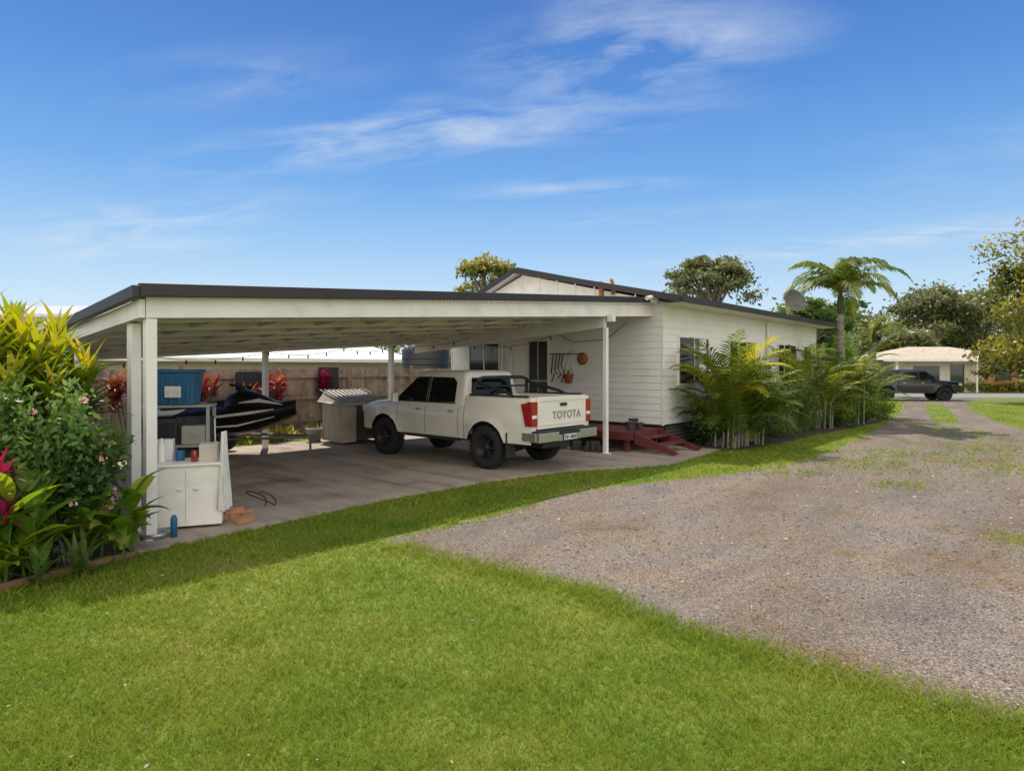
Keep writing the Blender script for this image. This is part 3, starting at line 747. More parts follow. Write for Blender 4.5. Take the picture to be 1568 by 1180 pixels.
            b.lathe([(.07,sg*.03),(.065,sg*.095),(.03,sg*.105),(0,sg*.105)],c,'y',16,2)
            b.obj('wheel',[M['rubber'],M['plastic'],M['blackm']],T)
    if letters:
        def txt(s_,sz,y,z,x,m_,nm,ex=.004):
            cu=bpy.data.curves.new(nm,'FONT'); cu.body=s_; cu.size=sz; cu.align_x='CENTER'; cu.extrude=ex; cu.offset=.004; cu.space_character=1.12
            o=bpy.data.objects.new(nm,cu); scene.collection.objects.link(o); o.parent=T; cu.materials.append(m_)
            o.matrix_local=Matrix(((0,0,-1,x),(-1,0,0,y),(0,1,0,z),(0,0,0,1)))
        txt('TOYOTA',.20,-.12,.97,-1.155,M['letter'],'tailgate_lettering')
        b=MB(); b.box(-1.328,-1.322,-.19,.19,.585,.69,1); b.box(-1.325,-1.311,-.2,.2,.575,.70,0); b.obj('number_plate',[M['plastic'],M['lens']],T)
        txt('721 ND3',.085,0,.605,-1.331,M['plastic'],'plate_text',.001)
    return T
rc=Vector((-.47,11.65,.036))+D1*.85
truck('pickup_truck',rc,ANG+math.pi/2,M['sand'],.97)
truck('pickup_truck',(21.6,37.0,.0),math.radians(-12),M['dpaint'],.95,False)

# ---------------- fences / neighbours ----------------
b=MB(); u=-6
while u<16:
    w_=.098; h=1.85+U(-.012,.012); d=U(0,.012); v=8.8
    b.box(u,u+w_,v+d,v+d+.016,.02,h,random.choice((0,0,1,2))); u+=w_+.008
for z in (.35,1.0,1.6): b.box(-6,16,8.73,8.795,z,z+.08,0)
uu=-6
while uu<16: b.box(uu,uu+.1,8.66,8.729,0,1.95,1); uu+=2.4
fe=b.obj('paling_fence',[M['timber'],mat('weathered_timber_dark',(.22,.16,.12),.85,.25,4,bump=.2),mat('weathered_timber_pale',(.33,.26,.20),.85,.25,4,bump=.2)],None,loc=P0,rotz=ANG)
b=MB()
zz=np.arange(.2,2.12,.02)
V=[];F=[]
for i,z in enumerate(zz):
    o_=.012*math.sin(z*2*math.pi/.08); V+=[(-.55+o_,.55,z),(-.55+o_,6.5,z)]
for i in range(len(zz)-1): F.append((2*i,2*i+1,2*i+3,2*i+2))
b.add(V,F,0,True); b.box(-.58,-.52,.5,.56,0,2.1); b.box(-.58,-.52,6.4,6.46,0,2.1)
b.obj('corrugated_fence',[M['silver']],None,loc=P0,rotz=ANG)
nh=empty('neighbour_house',P0,ANG)
b=MB(); b.box(-4,14,13,21,0,2.15,0); b.hexa([(-4.5,12.5,2.12),(14.5,12.5,2.12),(14.5,17,2.95),(-4.5,17,2.95)],[(-4.5,12.5,2.2),(14.5,12.5,2.2),(14.5,17,3.03),(-4.5,17,3.03)],1)
b.hexa([(-4.5,17.01,2.95),(14.5,17.01,2.95),(14.5,21.5,2.12),(-4.5,21.5,2.12)],[(-4.5,17.01,3.03),(14.5,17.01,3.03),(14.5,21.5,2.2),(-4.5,21.5,2.2)],1)
b.box(-4.5,14.5,12.38,12.49,2.08,2.2,2)
b.obj('shell',[M['cream'],M['nroof'],M['white']],nh)
sh=empty('neighbour_shed')
b=MB(); b.box(-30,-14,22,30,0,3.7,0); b.hexa([(-30.4,21.6,3.7),(-13.6,21.6,3.6),(-13.6,26,4.3),(-30.4,26,4.4)],[(-30.4,21.6,3.8),(-13.6,21.6,3.7),(-13.6,26,4.38),(-30.4,26,4.48)],1); b.hexa([(-30.4,26.01,4.4),(-13.6,26.01,4.3),(-13.6,30.4,3.6),(-30.4,30.4,3.6)],[(-30.4,26.01,4.48),(-13.6,26.01,4.38),(-13.6,30.4,3.7),(-30.4,30.4,3.7)],1)
b.obj('shell',[M['cream'],M['roof']],sh)
b=MB(); c=S(12.5,9.9); b.lathe([(0,2.75),(.5,2.7),(.85,2.5),(.85,0)],(c.x,c.y,0),'z',24)
for z in np.arange(.2,2.4,.2): b.lathe([(.85,z-.03),(.87,z),(.85,z+.03)],(c.x,c.y,0),'z',24)
b.obj('water_tank',[M['plastic']])
for (u,w_,z0,z1) in ((4.95,.9,.95,1.78),(7.35,.7,.95,1.9)):
    b=MB(); vs=[];fs=[]
    for i in range(13):
        for j in range(8):
            vs.append((u+w_*i/12+.01*math.sin(j),8.62-.02*math.sin(i*1.7+j*.4),z0+(z1-z0)*j/7))
    for i in range(12):
        for j in range(7): fs.append((i*8+j,(i+1)*8+j,(i+1)*8+j+1,i*8+j+1))
    b.add(vs,fs,0,True); b.obj('hanging_rug',[M['darkrug']],None,loc=P0,rotz=ANG)
fh=empty('brick_house',(34.2,51,0),math.radians(-3))
b=MB()
b.box(-5,1.8,-3,4,0,2.45,0); b.box(1.8,4.2,-3.1,4,0,2.45,1); b.box(-9,-5,-2,4,0,2.4,0)
b.obj('walls',[M['cream'],M['brick']],fh)
b=MB()
x0,x1,y0,y1=-6.2,4.9,-3.9,4.9
b.add([(x0,y0,2.45),(x1,y0,2.45),(x1,y1,2.45),(x0,y1,2.45),(-2,.5,3.55),(1.2,.5,3.55)],[(0,1,5,4),(1,2,5),(2,3,4,5),(3,0,4),(3,2,1,0)],0)
b.box(x0,x1,y0-.05,y0-.003,2.33,2.47,1)
b.obj('roof',[M['tileroof'],M['white']],fh)
b=MB(); b.box(-3.5,-1.6,-3.03,-3.0,.9,2.0,0); b.box(-.8,.2,-3.03,-3.0,.1,2.1,0); b.box(2.4,3.6,-3.13,-3.1,.9,2.0,0)
b.obj('windows',[M['glass']],fh)
b=MB(); b.box(-5.2,-5.0,-3.7,-3.5,0,2.33); b.box(4.4,4.5,-3.8,-3.7,0,2.33); b.box(0.6,.7,-3.8,-3.7,0,2.33); b.obj('posts',[M['white']],fh)

# ---------------- carport contents ----------------
js=empty('jet_ski',(-6.25,13.4,.036),math.radians(12))
b=MB()
X=np.linspace(-1.45,1.6,18); rows=[]
for x in X:
    t=(x+1.45)/3.05; w_=.56*(1-max(0,(t-.55)/.45)**2.2*.97); keel=.42+.42*max(0,(t-.6)/.4)**2; gz=.82+.18*t**2
    rows.append([(0,keel),(w_*.6,keel+.1),(w_,gz-.06),(w_*1.03,gz),(w_*.9,gz+.07),(w_*.55,gz+.12+.06*math.sin(t*3)),(0,gz+.15)])
vs=[]
for x,h in zip(X,rows):
    f=[(x,y,z) for y,z in h]+[(x,-y,z) for y,z in h[::-1][1:-1]]
    vs+=f
n=len(f)
b.add(vs,[(i*n+k,i*n+(k+1)%n,(i+1)*n+(k+1)%n,(i+1)*n+k) for i in range(17) for k in range(n)]+[list(range(n))],0,True)
b.obj('hull',[M['jet']],js)
b=MB()
def blob(mb,prof,mi=0,ny=9):
    vs=[]
    for x,hw,za,zc in prof:
        for k in range(ny):
            t=math.pi*k/(ny-1); vs.append((x,hw*math.cos(t),za+(zc-za)*math.sin(t)**.7 if 0<k<ny-1 else za))
    mb.add(vs,[(i*ny+k,i*ny+k+1,(i+1)*ny+k+1,(i+1)*ny+k) for i in range(len(prof)-1) for k in range(ny-1)],mi,True)
blob(b,[(-1.1,.12,.85,.9),(-1.0,.2,.85,1.18),(-.5,.23,.85,1.20),(-.3,.2,.85,1.12),(.05,.19,.85,1.16),(.3,.15,.9,1.20)],1)
blob(b,[(.1,.1,.9,1.0),(.25,.30,.9,1.30),(.55,.36,.92,1.42),(.85,.36,.95,1.32),(1.2,.30,.95,1.14),(1.5,.08,.98,1.0)],0)
b.tube([(.35,-.38,1.50),(.42,-.2,1.48),(.45,0,1.45),(.42,.2,1.48),(.35,.38,1.50)],.026,8,1)
b.tube([(.5,0,1.3),(.44,0,1.47)],.07,8,1)
for sg in (1,-1): b.box(.55,.63,*sorted((sg*.3,sg*.44)),1.34,1.46,1)
b.obj('deck_and_seat',[M['jet'],M['rubber']],js)
b=MB()
for sg in (1,-1):
    b.tube([(-.5,sg*.60,.83),(.2,sg*.58,.86),(.8,sg*.50,.93),(1.2,sg*.36,.98)],[.01,.03,.035,.01],6)
    b.tube([(.5,sg*.36,1.12),(.9,sg*.36,1.17),(1.35,sg*.22,1.07)],[.01,.05,.01],6)
    b.tube([(-.3,sg*.50,.62),(.5,sg*.48,.66),(1.2,sg*.28,.82)],[.01,.025,.01],6)
    b.tube([(-.9,sg*.60,.79),(.1,sg*.60,.79)],[.01,.02],6,1)
b.obj('stripes',[M['white'],M['teal']],js)
b=MB()
b.tube([(-1.3,.45,.38),(.9,.45,.38),(2.0,0,.36)],.03,6); b.tube([(-1.3,-.45,.38),(.9,-.45,.38),(2.0,0,.36)],.03,6); b.tube([(-.0,-.7,.28),(-.0,.7,.28)],.03,6)
b.tube([(-1.3,-.45,.4),(-1.3,.45,.4)],.03,6); b.tube([(1.8,0,.4),(1.6,0,.95)],.025,6); b.tube([(1.9,0,.38),(1.9,0,.02)],.025,6)
b.obj('trailer',[mat('dark_galvanised',(.16,.16,.16),.5,.1,5,metal=.5)],js)
b=MB()
for sg in (1,-1): b.lathe([(0,-.02),(.13,-.05),(.2,-.07),(.26,-.06),(.27,0),(.26,.06),(.2,.07),(.13,.05),(0,.02)],(.0,sg*.75,.27),'y',24)
b.obj('trailer_wheels',[M['rubber']],js)

kn=empty('dog_kennel',(-3.95,15.9,.036),math.radians(40))
b=MB()
b.box(-.62,-.58,-.5,.5,.05,.95,0); b.box(.5,.54,-.5,.5,.05,.95,0); b.box(-.58,.5,.46,.5,.05,.95,0); b.box(-.58,-.2,-.5,-.46,.05,.95,0); b.box(.42,.5,-.5,-.46,.05,.95,0)
for i in range(9): b.box(-.635,-.622,-.49+i*.12,-.47+i*.12,.05,.95,1)
b.box(-.2,.42,-.47,-.45,.1,.9,2)
for i in range(14): b.box(-.19+i*.045,-.18+i*.045,-.49,-.48,.08,.92,1)
b.hexa([(-.72,-.62,.95),(.64,-.62,.95),(.64,.62,1.0),(-.72,.62,1.0)],[(-.5,-.62,1.0),(.45,-.62,1.0),(.45,.62,1.28),(-.5,.62,1.28)],0)
for i in range(11):
    x=-.66+i*.12; b.hexa([(x,-.63,.99),(x+.02,-.63,.99),(x+.02,.6,1.28),(x,.6,1.28)],[(x,-.63,1.03),(x+.02,-.63,1.03),(x+.02,.6,1.31),(x,.6,1.31)],1)
b.obj('shell',[M['beige'],M['greyp'],M['plastic']],kn,bevel=.005)
b=MB(); b.lathe([(0,0),(.14,0),(.2,.3),(.22,.3),(.22,.33),(.17,.33)],(-4.95,15.9,.036),'z',18); b.obj('flower_pot',[M['greyp']])

cb=empty('white_cabinet',(-3.83,7.55,.036),math.radians(20))
b=MB(); b.box(-.40,.36,-.25,.25,.03,.72); b.box(-.43,.39,-.28,.27,.722,.75)
b.box(-.02,.0,-.262,-.251,.08,.68); b.box(-.12,-.06,-.275,-.251,.45,.47); b.box(.06,.12,-.275,-.251,.45,.47)
b.obj('carcass',[M['white']],cb,bevel=.008)
b=MB(); b.lathe([(0,0),(.045,0),(.045,.2),(.02,.24),(.02,.28),(0,.28)],(-.3,-.05,.752),'z',14,0); b.lathe([(0,0),(.05,0),(.055,.12),(0,.12)],(-.12,.05,.752),'z',14,1); b.lathe([(0,0),(.035,0),(.035,.13),(0,.13)],(.05,-.1,.752),'z',14,2)
b.box(.1,.3,-.1,.15,.752,.95,3); b.box(-.42,-.2,.1,.24,.752,1.0,0)
b.obj('bottles',[M['white'],M['blue'],M['red'],M['cream']],cb,bevel=.004)
b=MB(); vs=[];fs=[]
for i in range(25):
    for j in range(16):
        s_=j/15; z=1.14-.95*s_; wd=.24*(.55+.45*s_)
        vs.append((.42+(.018+.03*s_)*math.sin(i*1.05+s_*1.5),-.10+wd*(i/24-.5)*1.15,z*.97+.025*math.sin(i*.55)*s_))
for i in range(24):
    for j in range(15): fs.append((i*16+j,(i+1)*16+j,(i+1)*16+j+1,i*16+j+1))
b.add(vs,fs,0,True); b.obj('hanging_towel',[M['cloth']],None,loc=(-3.83,7.55,.036),rotz=math.radians(5))
st=empty('storage_shelf',(-4.5,8.6,.036),math.radians(15))
b=MB()
for x in (-.5,.36):
    for y in (-.22,.2): b.box(x,x+.04,y,y+.04,0,1.35)
for z in (.3,.8,1.33): b.box(-.51,.41,-.24,.26,z,z+.03)
b.obj('frame',[M['greyp']],st)
b=MB(); b.box(-.4,.0,-.2,.2,.832,1.15,0); b.box(.05,.35,-.2,.2,.832,1.08,1); b.box(-.45,.02,-.2,.2,.332,.7,1); b.box(.06,.36,-.18,.2,.332,.65,2)
b.obj('boxes',[M['plastic'],M['greyp'],M['cream']],st,bevel=.015)
tb=MB(); tb.hexa([(-.25,-.2,0),(.22,-.2,0),(.22,.2,0),(-.25,.2,0)],[(-.29,-.24,.42),(.26,-.24,.42),(.26,.24,.42),(-.29,.24,.42)],0); tb.box(-.31,.28,-.26,.26,.423,.47,0)
for i in range(5): tb.box(-.24+i*.1,-.22+i*.1,-.245,-.215,.02,.40,0)
tb.box(-.1,.1,-.262,-.243,.1,.25,1)
tb.obj('storage_tub',[M['blue'],M['lens']],None,bevel=.015,loc=(-4.5,8.55,1.4),rotz=math.radians(12))
ch=empty('camp_chair',(-4.12,8.35,.036),math.radians(35))
b=MB()
for x in (-.24,.24):
    b.tube([(x,-.25,0),(x,.25,.5),(x,.33,1.15)],.014,6); b.tube([(x,.25,0),(x,-.25,.5)],.014,6); b.tube([(x,-.28,.68),(x,.28,.68)],.02,6)
b.obj('frame',[M['silver']],ch)
b=MB(); b.hexa([(-.23,-.25,.47),(.23,-.25,.47),(.23,.25,.45),(-.23,.25,.45)],[(-.23,-.25,.49),(.23,-.25,.49),(.23,.25,.47),(-.23,.25,.47)]); b.hexa([(-.23,.24,.5),(.23,.24,.5),(.23,.26,.5),(-.23,.26,.5)],[(-.23,.32,1.2),(.23,.32,1.2),(.23,.34,1.2),(-.23,.34,1.2)])
b.obj('fabric',[M['darkrug']],ch)
b=MB()
for i,(x,y,z,r_) in enumerate(((-3.42,7.72,.037,.2),(-3.38,7.95,.037,.9),(-3.40,7.75,.115,.5),(-3.2,7.6,.037,1.2),(-4.1,6.75,.037,.5))):
    c_,s__=math.cos(r_),math.sin(r_); q=[(x+dx*c_-dy*s__,y+dx*s__+dy*c_) for dx,dy in ((-.11,-.055),(.11,-.055),(.11,.055),(-.11,.055))]
    b.hexa([(a,c,z) for a,c in q],[(a,c,z+.076) for a,c in q])
b.obj('loose_bricks',[M['bricks']],bevel=.004)
b=MB(); b.tube([(-3.45+.16*math.cos(t)+.02*t,8.45+.12*math.sin(t),.06+.18*abs(math.sin(t*.5))) for t in np.arange(0,9,.35)],.009,5); b.obj('extension_lead',[M['plastic']])
b=MB(); b.lathe([(0,0),(.13,0),(.16,.06),(.14,.06),(.12,.02),(0,.02)],(-3.92,6.95,.037),'z',18); b.obj('metal_bowl',[M['silver']])
b=MB(); b.lathe([(0,0),(.035,0),(.035,.2),(.015,.24),(0,.24)],(-3.72,6.97,.037),'z',12); b.obj('spray_bottle',[M['blue']])

# ---------------- plants left bed ----------------
def shrub(name,c,r,n,leaf,mt,flowers=0,asp=.45,clumps=25,stems=True):
    E=empty(name)
    c=np.array(c); r=np.array(r); d=unit(clumps); cc=c+d*r*(rng.uniform(.35,1,clumps)[:,None])
    id_=rng.integers(0,clumps,n); C=cc[id_]+rng.normal(size=(n,3))*r*.22
    C[:,2]=np.maximum(C[:,2],.03)
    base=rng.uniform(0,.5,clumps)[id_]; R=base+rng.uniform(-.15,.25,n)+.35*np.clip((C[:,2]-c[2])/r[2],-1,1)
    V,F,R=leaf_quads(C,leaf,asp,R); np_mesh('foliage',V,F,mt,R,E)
    if stems:
        b=MB()
        for q in cc[:12]: b.tube([(c[0]+U(-.1,.1),c[1]+U(-.1,.1),0),((c[0]+q[0])/2,(c[1]+q[1])/2,c[2]*.5),q],[.015,.01,.005],5)
        b.obj('stems',[M['bark']],E)
    if flowers:
        d=unit(flowers); C=c+d*r*1.05; C=np.repeat(C,7,0)+rng.normal(size=(flowers*7,3))*.02
        V,F,R=leaf_quads(C,.022,.7); np_mesh('flowers',V,F,M['flower'],R,E)
    return E
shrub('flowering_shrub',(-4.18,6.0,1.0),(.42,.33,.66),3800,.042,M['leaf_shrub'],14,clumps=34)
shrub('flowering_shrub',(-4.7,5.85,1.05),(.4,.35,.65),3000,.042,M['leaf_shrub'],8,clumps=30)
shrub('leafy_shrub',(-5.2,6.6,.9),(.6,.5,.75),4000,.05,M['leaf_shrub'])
def canna(name,pts,mt,L=(.45,.7),W=(.15,.23),h=(.2,1.3),rr=(.2,.8)):
    Lv=Leaves()
    for (x,y,hh) in pts:
        k=random.randint(5,8)
        for i in range(k):
            z=.1+hh*(i+.5)/k; Lv.strip((x+U(-.04,.04),y+U(-.04,.04),z),U(0,6.28),U(.5,1.25),U(*L),U(*W),U(.6,1.5),nseg=7,r=U(*rr),shape=.8,fold=.35,twist=U(-.5,.5))
        Lv.strip((x,y,0),U(0,6.28),1.45,hh,.03,.1,r=.3,shape=.4)
    return Lv.obj(name,mt)
canna('canna_plant',[(-4.6+U(-.45,.45),5.62+U(-.25,.4),U(.5,1.1)) for _ in range(16)],M['leaf_canna'],L=(.35,.6),W=(.12,.19),rr=(.1,.8))
canna('canna_plant',[(-4.02+U(-.12,.28),6.15+U(-.15,.3),U(.2,.62)) for _ in range(10)],M['leaf_canna'],L=(.35,.55),W=(.12,.18),rr=(.2,.95))
canna('canna_plant',[(-5.0+U(-.5,.4),6.0+U(-.4,.5),U(.9,1.45)) for _ in range(15)],M['leaf_canna'],L=(.4,.6),W=(.12,.18),rr=(.2,.9))
canna('canna_plant',[(-4.55+U(-.45,.3),5.42+U(-.12,.2),U(.12,.45)) for _ in range(14)],M['leaf_canna'],L=(.35,.6),W=(.13,.2),rr=(.3,1))
E=empty('golden_cordyline'); Lv=Leaves(); st_=MB()
for (x,y,h) in [(-5.1,6.6,2.15),(-5.45,6.5,2.35),(-4.85,6.75,1.95),(-5.6,6.9,2.1),(-5.3,6.2,1.85),(-4.72,6.5,1.65),(-5.7,6.3,2.05),(-5.05,7.0,2.2),(-5.9,6.7,2.4),(-4.65,6.9,1.8),(-5.25,6.4,2.1),(-5.0,6.3,1.7),(-5.35,6.8,2.3),(-4.9,6.55,2.0)]:
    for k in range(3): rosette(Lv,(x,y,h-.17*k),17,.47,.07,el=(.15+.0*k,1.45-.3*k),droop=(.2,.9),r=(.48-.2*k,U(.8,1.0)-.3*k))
    st_.tube([(x+U(-.2,.2),y+U(-.1,.1),0),(x+U(-.05,.05),y,h*.5),(x,y,h)],[.03,.025,.02],6)
Lv.obj('foliage',M['leaf_gold'],E); st_.obj('stems',[M['bark']],E)
Lv=Leaves(); rosette(Lv,(-4.42,5.42,.82),22,.30,.05,r=(.2,.9)); rosette(Lv,(-4.36,5.40,1.0),14,.22,.045,r=(.3,1)); rosette(Lv,(-4.30,5.38,.65),14,.26,.05,r=(.1,.7)); Lv.obj('red_bromeliad',M['leaf_purple'])
Lv=Leaves()
for i in range(16): rosette(Lv,(-4.6+U(-1.0,.75),5.75+U(-.35,.3)+.0,U(.05,.2)),10,.4,.05,r=(0,.4))
Lv.obj('strappy_groundcover',M['leaf_grass'])

def croton(name,x,y,h,n=6,mt='leaf_red',L=.42,spread=.3):
    E=empty(name); Lv=Leaves(); s=MB()
    for i in range(n):
        xx,yy,hh=x+U(-spread,spread),y+U(-spread,spread),h*U(.7,1)
        for k in range(2): rosette(Lv,(xx,yy,hh-.18*k),13,L,.07,el=(.1,1.4),r=(.05,.95))
        s.tube([(x+U(-.1,.1),y,0),(xx,yy,hh)],.015,5)
    Lv.obj('foliage',M[mt],E); s.obj('stems',[M['bark']],E)
croton('red_cordyline',-7.7,15.6,1.6,8,spread=.35); croton('red_cordyline',-6.5,16.6,1.5,9,spread=.45); croton('red_cordyline',-5.4,18.3,1.65,4,'leaf_purple',.36,.13)
q=S(2.2,7.7); croton('red_cordyline',q.x,q.y,1.6,6)
Lv=Leaves()
for i in range(40):
    p=S(U(1.5,9),U(7.35,8.4)); rosette(Lv,(p.x,p.y,U(.02,.12)),12,U(.3,.5),.035,r=(.2,1))
Lv.obj('border_plants',M['leaf_cane'])

# ---------------- plants right bed ----------------
def cane(name,x,y,n,L,hb,spread,rr=(.3,.9),ll=.42,lw=.045):
    E=empty(name); Lv=Leaves(); s=MB()
    for i in range(n):
        a=U(0,6.28); ro=U(0,spread); bx,by=x+ro*math.cos(a),y+ro*math.sin(a); z=U(.1,hb); el=U(.85,1.5)
        s.tube([(bx,by,0),(bx+.03,by,z+.1)],[.025,.018],6)
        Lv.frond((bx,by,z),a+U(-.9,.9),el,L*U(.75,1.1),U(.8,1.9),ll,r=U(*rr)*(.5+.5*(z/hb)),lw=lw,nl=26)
    Lv.obj('fronds',M['leaf_cane'],E); s.obj('canes',[M['palmtrunk']],E)
cane('golden_cane_palm',5.2,15.15,60,1.75,1.45,.5)
cane('golden_cane_palm',5.75,15.6,30,1.4,1.1,.45,(.1,.6))
p=S(18.3,-1.5); cane('golden_cane_palm',p.x,p.y,36,1.7,1.8,.65)
p=S(20.6,-1.7); cane('golden_cane_palm',p.x,p.y,36,1.7,1.9,.75)
p=S(22.8,-1.8); cane('golden_cane_palm',p.x,p.y,30,1.7,1.6,.6,(.2,.75))
p=S(24.5,-1.2); cane('golden_cane_palm',p.x,p.y,26,1.8,2.1,.7,(.15,.7))
Lv=Leaves()
for i in range(60):
    p=S(U(12.6,20.5),U(-2.05,-1.1)); rosette(Lv,(p.x,p.y,U(.05,.4)),16,U(.5,.95),.03,el=(.4,1.45),droop=(.7,1.7),r=(.1,.8))
Lv.obj('strappy_plants',M['leaf_grass'])
for (u,v,r_,h) in ((12.1,-1.0,.5,.5),(13.2,-1.4,.45,.5),(14.2,-1.4,.45,.6),(15.4,-1.5,.45,.7),(16.6,-1.6,.5,.8),(19.4,-2.1,.4,.35),(21.7,-2.3,.4,.4),(23.8,-2.2,.6,.5)):
    p=S(u,v); shrub('garden_shrub',(p.x,p.y,h),(r_,r_,h*.85),1800,.045,M['leaf_tree'] if u<18 else M['leaf_canna'],0)
def palm(name,x,y,h,n,L,tr=.12,ll=.5,r=(.3,.9)):
    E=empty(name); s=MB()
    s.tube([(x,y,0),(x+.03,y,h*.5),(x,y,h*.85),(x,y,h)],[tr*1.3,tr,tr*.8,tr*.55],12)
    for k in range(22): s.lathe([(tr*1.02,-.01),(tr*1.12,0),(tr*1.02,.01)],(x+.02,y,.3+k*.15),'z',12)
    s.obj('trunk',[M['palmtrunk']],E)
    s=MB(); s.tube([(x,y,h*.84),(x,y,h*.93),(x,y,h+.1)],[tr*.95,tr*1.0,tr*.4],10); s.obj('crownshaft',[M['leaf_palm']],E)
    Lv=Leaves()
    for i in range(n):
        Lv.frond((x,y,h+U(-.05,.1)),i*2.399+U(-.2,.2),1.42-1.0*i/n,L*U(.85,1.1),U(1.5,2.3),ll,nl=44,lw=.075,r=U(*r),hang=1.1)
    Lv.obj('fronds',M['leaf_palm'],E)
palm('palm_tree',11.2,21.6,4.4,17,2.55,ll=.58,r=(.2,.75))
palm('palm_tree',24.0,42,4.2,12,2.2)

# ---------------- trees ----------------
def tree(name,x,y,zc,rx,rz,mt,n,leaf,cl=40,tr=.25,cr=.17,low=None):
    E=empty(name); d=unit(cl); d[:,2]=np.where(d[:,2]<-.3,-d[:,2],d[:,2])
    rad=rng.uniform(.35,1,cl)[:,None]**.6
    cc=np.array([x,y,zc])+d*np.array([rx,rx,rz])*rad*(1+rng.normal(0,.08,(cl,1)))
    id_=rng.integers(0,cl,n); cs=rng.uniform(.6,1.3,cl)[id_][:,None]
    C=cc[id_]+rng.normal(size=(n,3))*cr*cs*np.array([rx,rx,rz*.8])
    C[:,2]=np.maximum(C[:,2],.1)
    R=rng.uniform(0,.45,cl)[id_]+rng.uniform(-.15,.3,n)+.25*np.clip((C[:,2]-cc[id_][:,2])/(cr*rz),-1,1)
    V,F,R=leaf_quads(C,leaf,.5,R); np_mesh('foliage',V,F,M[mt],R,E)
    b=MB(); z1=max(zc-rz*.6,.6); b.tube([(x,y,0),(x+U(-.1,.1),y,z1*.5),(x+U(-.2,.2),y,z1)],[tr*1.3,tr,tr*.8],8)
    for q in cc[:min(cl,18)]:
        b.tube([(x,y,z1*U(.75,1)),((x+q[0])/2+U(-.3,.3),(y+q[1])/2,(z1+q[2])/2+U(-.1,.3)),tuple(q)],[tr*.5,tr*.28,tr*.08],6)
    b.obj('trunk',[M['bark']],E)
tree('eucalyptus_tree',14.2,45,7.6,3.0,1.9,'leaf_gum',6500,.15,36,.3,.14)
tree('tree',-1.7,40,7.1,1.9,1.8,'leaf_yel',2000,.15,22,.18,.16)
tree('tree',18.8,40,4.6,2.6,1.5,'leaf_tree',4500,.15,24,.2)
tree('tree',23.0,50,4.2,2.8,2.2,'leaf_tree',4000,.2,24,.2)
tree('tree',28,58,3.6,3,2.6,'leaf_tree',4000,.22,24,.2)
tree('tree',27.6,31,5.2,3.5,3.9,'leaf_yel',13000,.12,64,.22,.13)
tree('tree',27.9,32.5,2.1,3.0,2.0,'leaf_yel',9000,.13,50,.2,.15)
V=[];F=[];R=[];o_=0
for i in range(60):
    x=rng.uniform(-60,130); y=rng.uniform(80,120)
    h=rng.uniform(4.2,6.5)
    if x>35: h+=3.4
    rx=rng.uniform(3,5); cl=16; d=unit(cl); cc=np.array([x,y,h*.6])+d*np.array([rx,rx,h*.45])
    n=900; id_=rng.integers(0,cl,n); C=cc[id_]+rng.normal(size=(n,3))*np.array([rx*.25,rx*.25,h*.16]); C[:,2]=np.abs(C[:,2])
    r_=rng.uniform(0,.5,cl)[id_]+rng.uniform(-.1,.35,n)
    v,f,rr=leaf_quads(C,.42,.6,r_); V.append(v);F.append(f+o_);R.append(rr);o_+=len(v)
np_mesh('distant_trees',np.concatenate(V),np.concatenate(F),M['leaf_gum'],np.concatenate(R))
for (x,y,zc,rx,rz) in ((49.5,75,7.0,5.0,4.0),(56.5,76,6.8,4.8,4.2),(42,70,3.6,4,2.8)): tree('tree',x,y,zc,rx,rz,'leaf_gum',8500,.24,45,.35,.15)
shrub('hedge',(37,48.0,.45),(4,.8,.4),2500,.14,M['leaf_yel'],0,clumps=50,stems=False)

# ---------------- light ----------------
sv=Vector((-.208,.595,1)).normalized()
el=math.asin(sv.z); az=math.atan2(sv.x,sv.y)
L=bpy.data.lights.new('sun','SUN'); L.energy=5.0; L.angle=math.radians(.53); L.color=(1,.93,.80)
so=bpy.data.objects.new('sun',L); scene.collection.objects.link(so); so.rotation_euler=(-sv).to_track_quat('-Z','Y').to_euler(); so.location=(0,0,30)
W=bpy.data.worlds.new('World'); scene.world=W; W.use_nodes=True; nt=W.node_tree
bg=nt.nodes['Background']; sky=N(nt,'ShaderNodeTexSky'); sky.sky_type='NISHITA'; sky.sun_disc=False; sky.sun_elevation=el; sky.sun_rotation=az
sky.air_density=1.0; sky.dust_density=.3; sky.ozone_density=3
tc=N(nt,'ShaderNodeTexCoord'); sep=N(nt,'ShaderNodeSeparateXYZ'); nt.links.new(tc.outputs['Generated'],sep.inputs[0])
def MT(op,a,b=None,c=None):
    n=nt.nodes.new('ShaderNodeMath'); n.operation=op
    for i,x in enumerate((a,b,c)):
        if x is None: continue
        if isinstance(x,(int,float)): n.inputs[i].default_value=x
        else: nt.links.new(x,n.inputs[i])
    return n.outputs[0]
STR=.15
zr=ramp(nt,[(0,(.76,.86,.93)),(.09,(.58,.76,.92)),(.18,(.34,.58,.88)),(.27,(.165,.41,.82)),(.38,(.085,.275,.71)),(.5,(.048,.175,.56)),(1,(.03,.12,.42))])
nt.links.new(MT('MAXIMUM',sep.outputs[2],0.0),zr.inputs['Fac'])
sc=N(nt,'ShaderNodeVectorMath',operation='SCALE'); sc.inputs['Scale'].default_value=1/STR; nt.links.new(zr.outputs['Color'],sc.inputs[0])
m0=N(nt,'ShaderNodeMix',data_type='RGBA'); m0.inputs[0].default_value=.88; nt.links.new(sky.outputs[0],m0.inputs[6]); nt.links.new(sc.outputs[0],m0.inputs[7])
zc=MT('ADD',MT('MAXIMUM',sep.outputs[2],0.0),.1)
px=MT('DIVIDE',sep.outputs[0],zc); py=MT('DIVIDE',sep.outputs[1],zc)
cmb=N(nt,'ShaderNodeCombineXYZ'); nt.links.new(px,cmb.inputs[0]); nt.links.new(py,cmb.inputs[1])
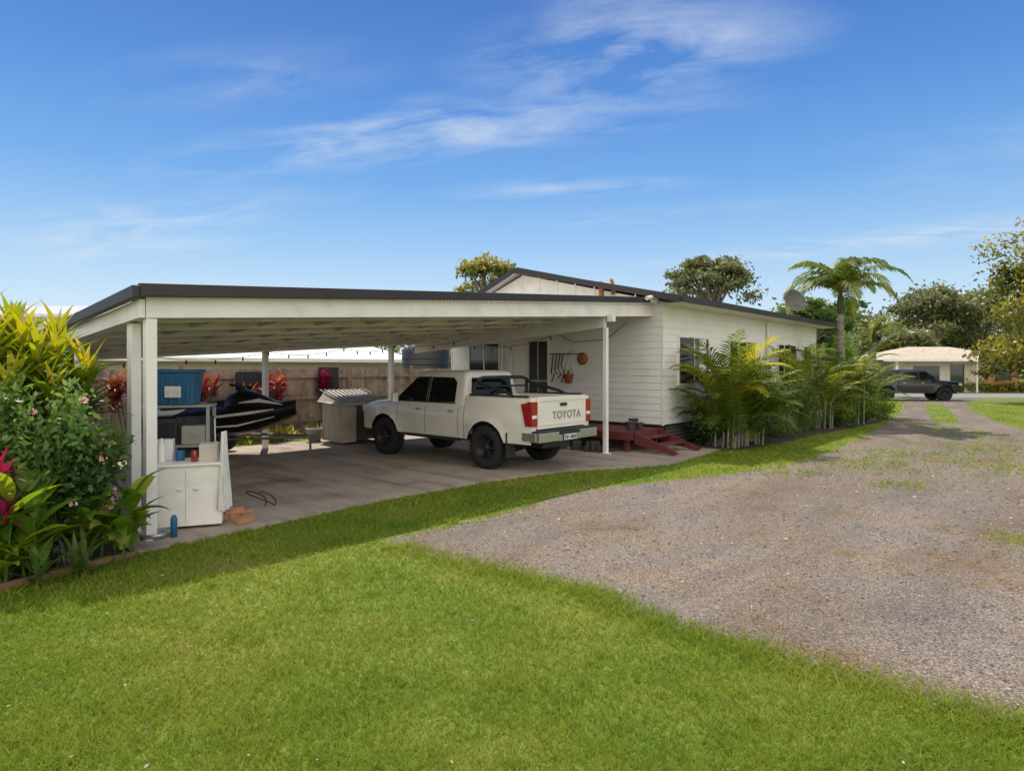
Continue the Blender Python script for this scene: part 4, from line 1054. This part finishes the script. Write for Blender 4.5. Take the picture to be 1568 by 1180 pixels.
mp=N(nt,'ShaderNodeMapping',vector_type='TEXTURE'); mp.inputs['Rotation'].default_value=(0,0,math.radians(-16)); mp.inputs['Scale'].default_value=(1.35,.62,1)
nt.links.new(cmb.outputs[0],mp.inputs['Vector'])
n1=N(nt,'ShaderNodeTexNoise',Scale=3.0,Detail=8.0,Roughness=.62,Distortion=.45); nt.links.new(mp.outputs[0],n1.inputs['Vector'])
mask=None
for (cx,cy,rx,ry,rot,amp) in ((.30,1.62,.36,.14,-12,1.0),(-.35,2.12,.80,.13,-14,1.0),(.22,2.58,.45,.07,-8,.6),(1.9,3.1,1.4,.15,-37,1.0),(.6,2.9,.5,.07,-20,.45),(-1.95,3.1,.7,.25,-20,.8),(-1.2,2.7,.5,.12,-15,.4),(-.75,1.75,.35,.1,-10,.35),(1.9,2.0,.6,.25,-20,.3)):
    m=N(nt,'ShaderNodeMapping',vector_type='TEXTURE'); m.inputs['Location'].default_value=(cx,cy,0); m.inputs['Rotation'].default_value=(0,0,math.radians(rot)); m.inputs['Scale'].default_value=(rx*1.5,ry*2.0,1)
    nt.links.new(cmb.outputs[0],m.inputs['Vector'])
    ln=N(nt,'ShaderNodeVectorMath',operation='LENGTH'); nt.links.new(m.outputs[0],ln.inputs[0])
    f=MT('MULTIPLY',MT('MAXIMUM',MT('SUBTRACT',1.0,ln.outputs['Value']),0.0),amp)
    mask=f if mask is None else MT('ADD',mask,f)
n2=N(nt,'ShaderNodeTexNoise',Scale=.6,Detail=3.0); nt.links.new(cmb.outputs[0],n2.inputs['Vector'])
mask=MT('ADD',mask,MT('MULTIPLY',MT('MAXIMUM',MT('SUBTRACT',n2.outputs['Fac'],.52),0.0),.45))
dens=MT('MULTIPLY',mask,MT('MAXIMUM',MT('MULTIPLY',MT('SUBTRACT',n1.outputs['Fac'],.40),3.6),0.0))
dens=MT('MINIMUM',MT('MULTIPLY',dens,.8),.7)
mx=N(nt,'ShaderNodeMix',data_type='RGBA'); nt.links.new(dens,mx.inputs[0]); nt.links.new(m0.outputs[2],mx.inputs[6]); mx.inputs[7].default_value=(4.9,5.4,6.0,1)
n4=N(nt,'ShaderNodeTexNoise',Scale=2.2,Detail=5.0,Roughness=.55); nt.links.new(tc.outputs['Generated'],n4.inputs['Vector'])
back_fill=MT('MINIMUM',MT('MAXIMUM',MT('MULTIPLY',MT('SUBTRACT',-.05,sep.outputs[1]),4.0),0.0),1.0)  # unseen bright clouds behind the camera, added to fill the shaded faces
fill_cov=MT('MINIMUM',MT('MAXIMUM',MT('MULTIPLY',MT('SUBTRACT',n4.outputs['Fac'],.34),6.0),0.0),1.0)
mb_=N(nt,'ShaderNodeMix',data_type='RGBA'); nt.links.new(MT('MULTIPLY',back_fill,fill_cov),mb_.inputs[0]); nt.links.new(mx.outputs[2],mb_.inputs[6]); mb_.inputs[7].default_value=(12.0,11.4,10.3,1)
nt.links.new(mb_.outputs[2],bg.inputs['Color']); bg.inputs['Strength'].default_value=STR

# ---------------- camera ----------------
cam=bpy.data.cameras.new('camera'); co=bpy.data.objects.new('camera',cam); scene.collection.objects.link(co)
co.location=(0,0,1.9); co.rotation_euler=(math.radians(90),0,0)
cam.sensor_width=36; cam.lens=970/1568*36; cam.shift_y=-28/1568; cam.clip_end=2000; cam.clip_start=.05
scene.camera=co
scene.view_settings.view_transform='Standard'; scene.view_settings.look='None'; scene.view_settings.exposure=0; scene.view_settings.gamma=1
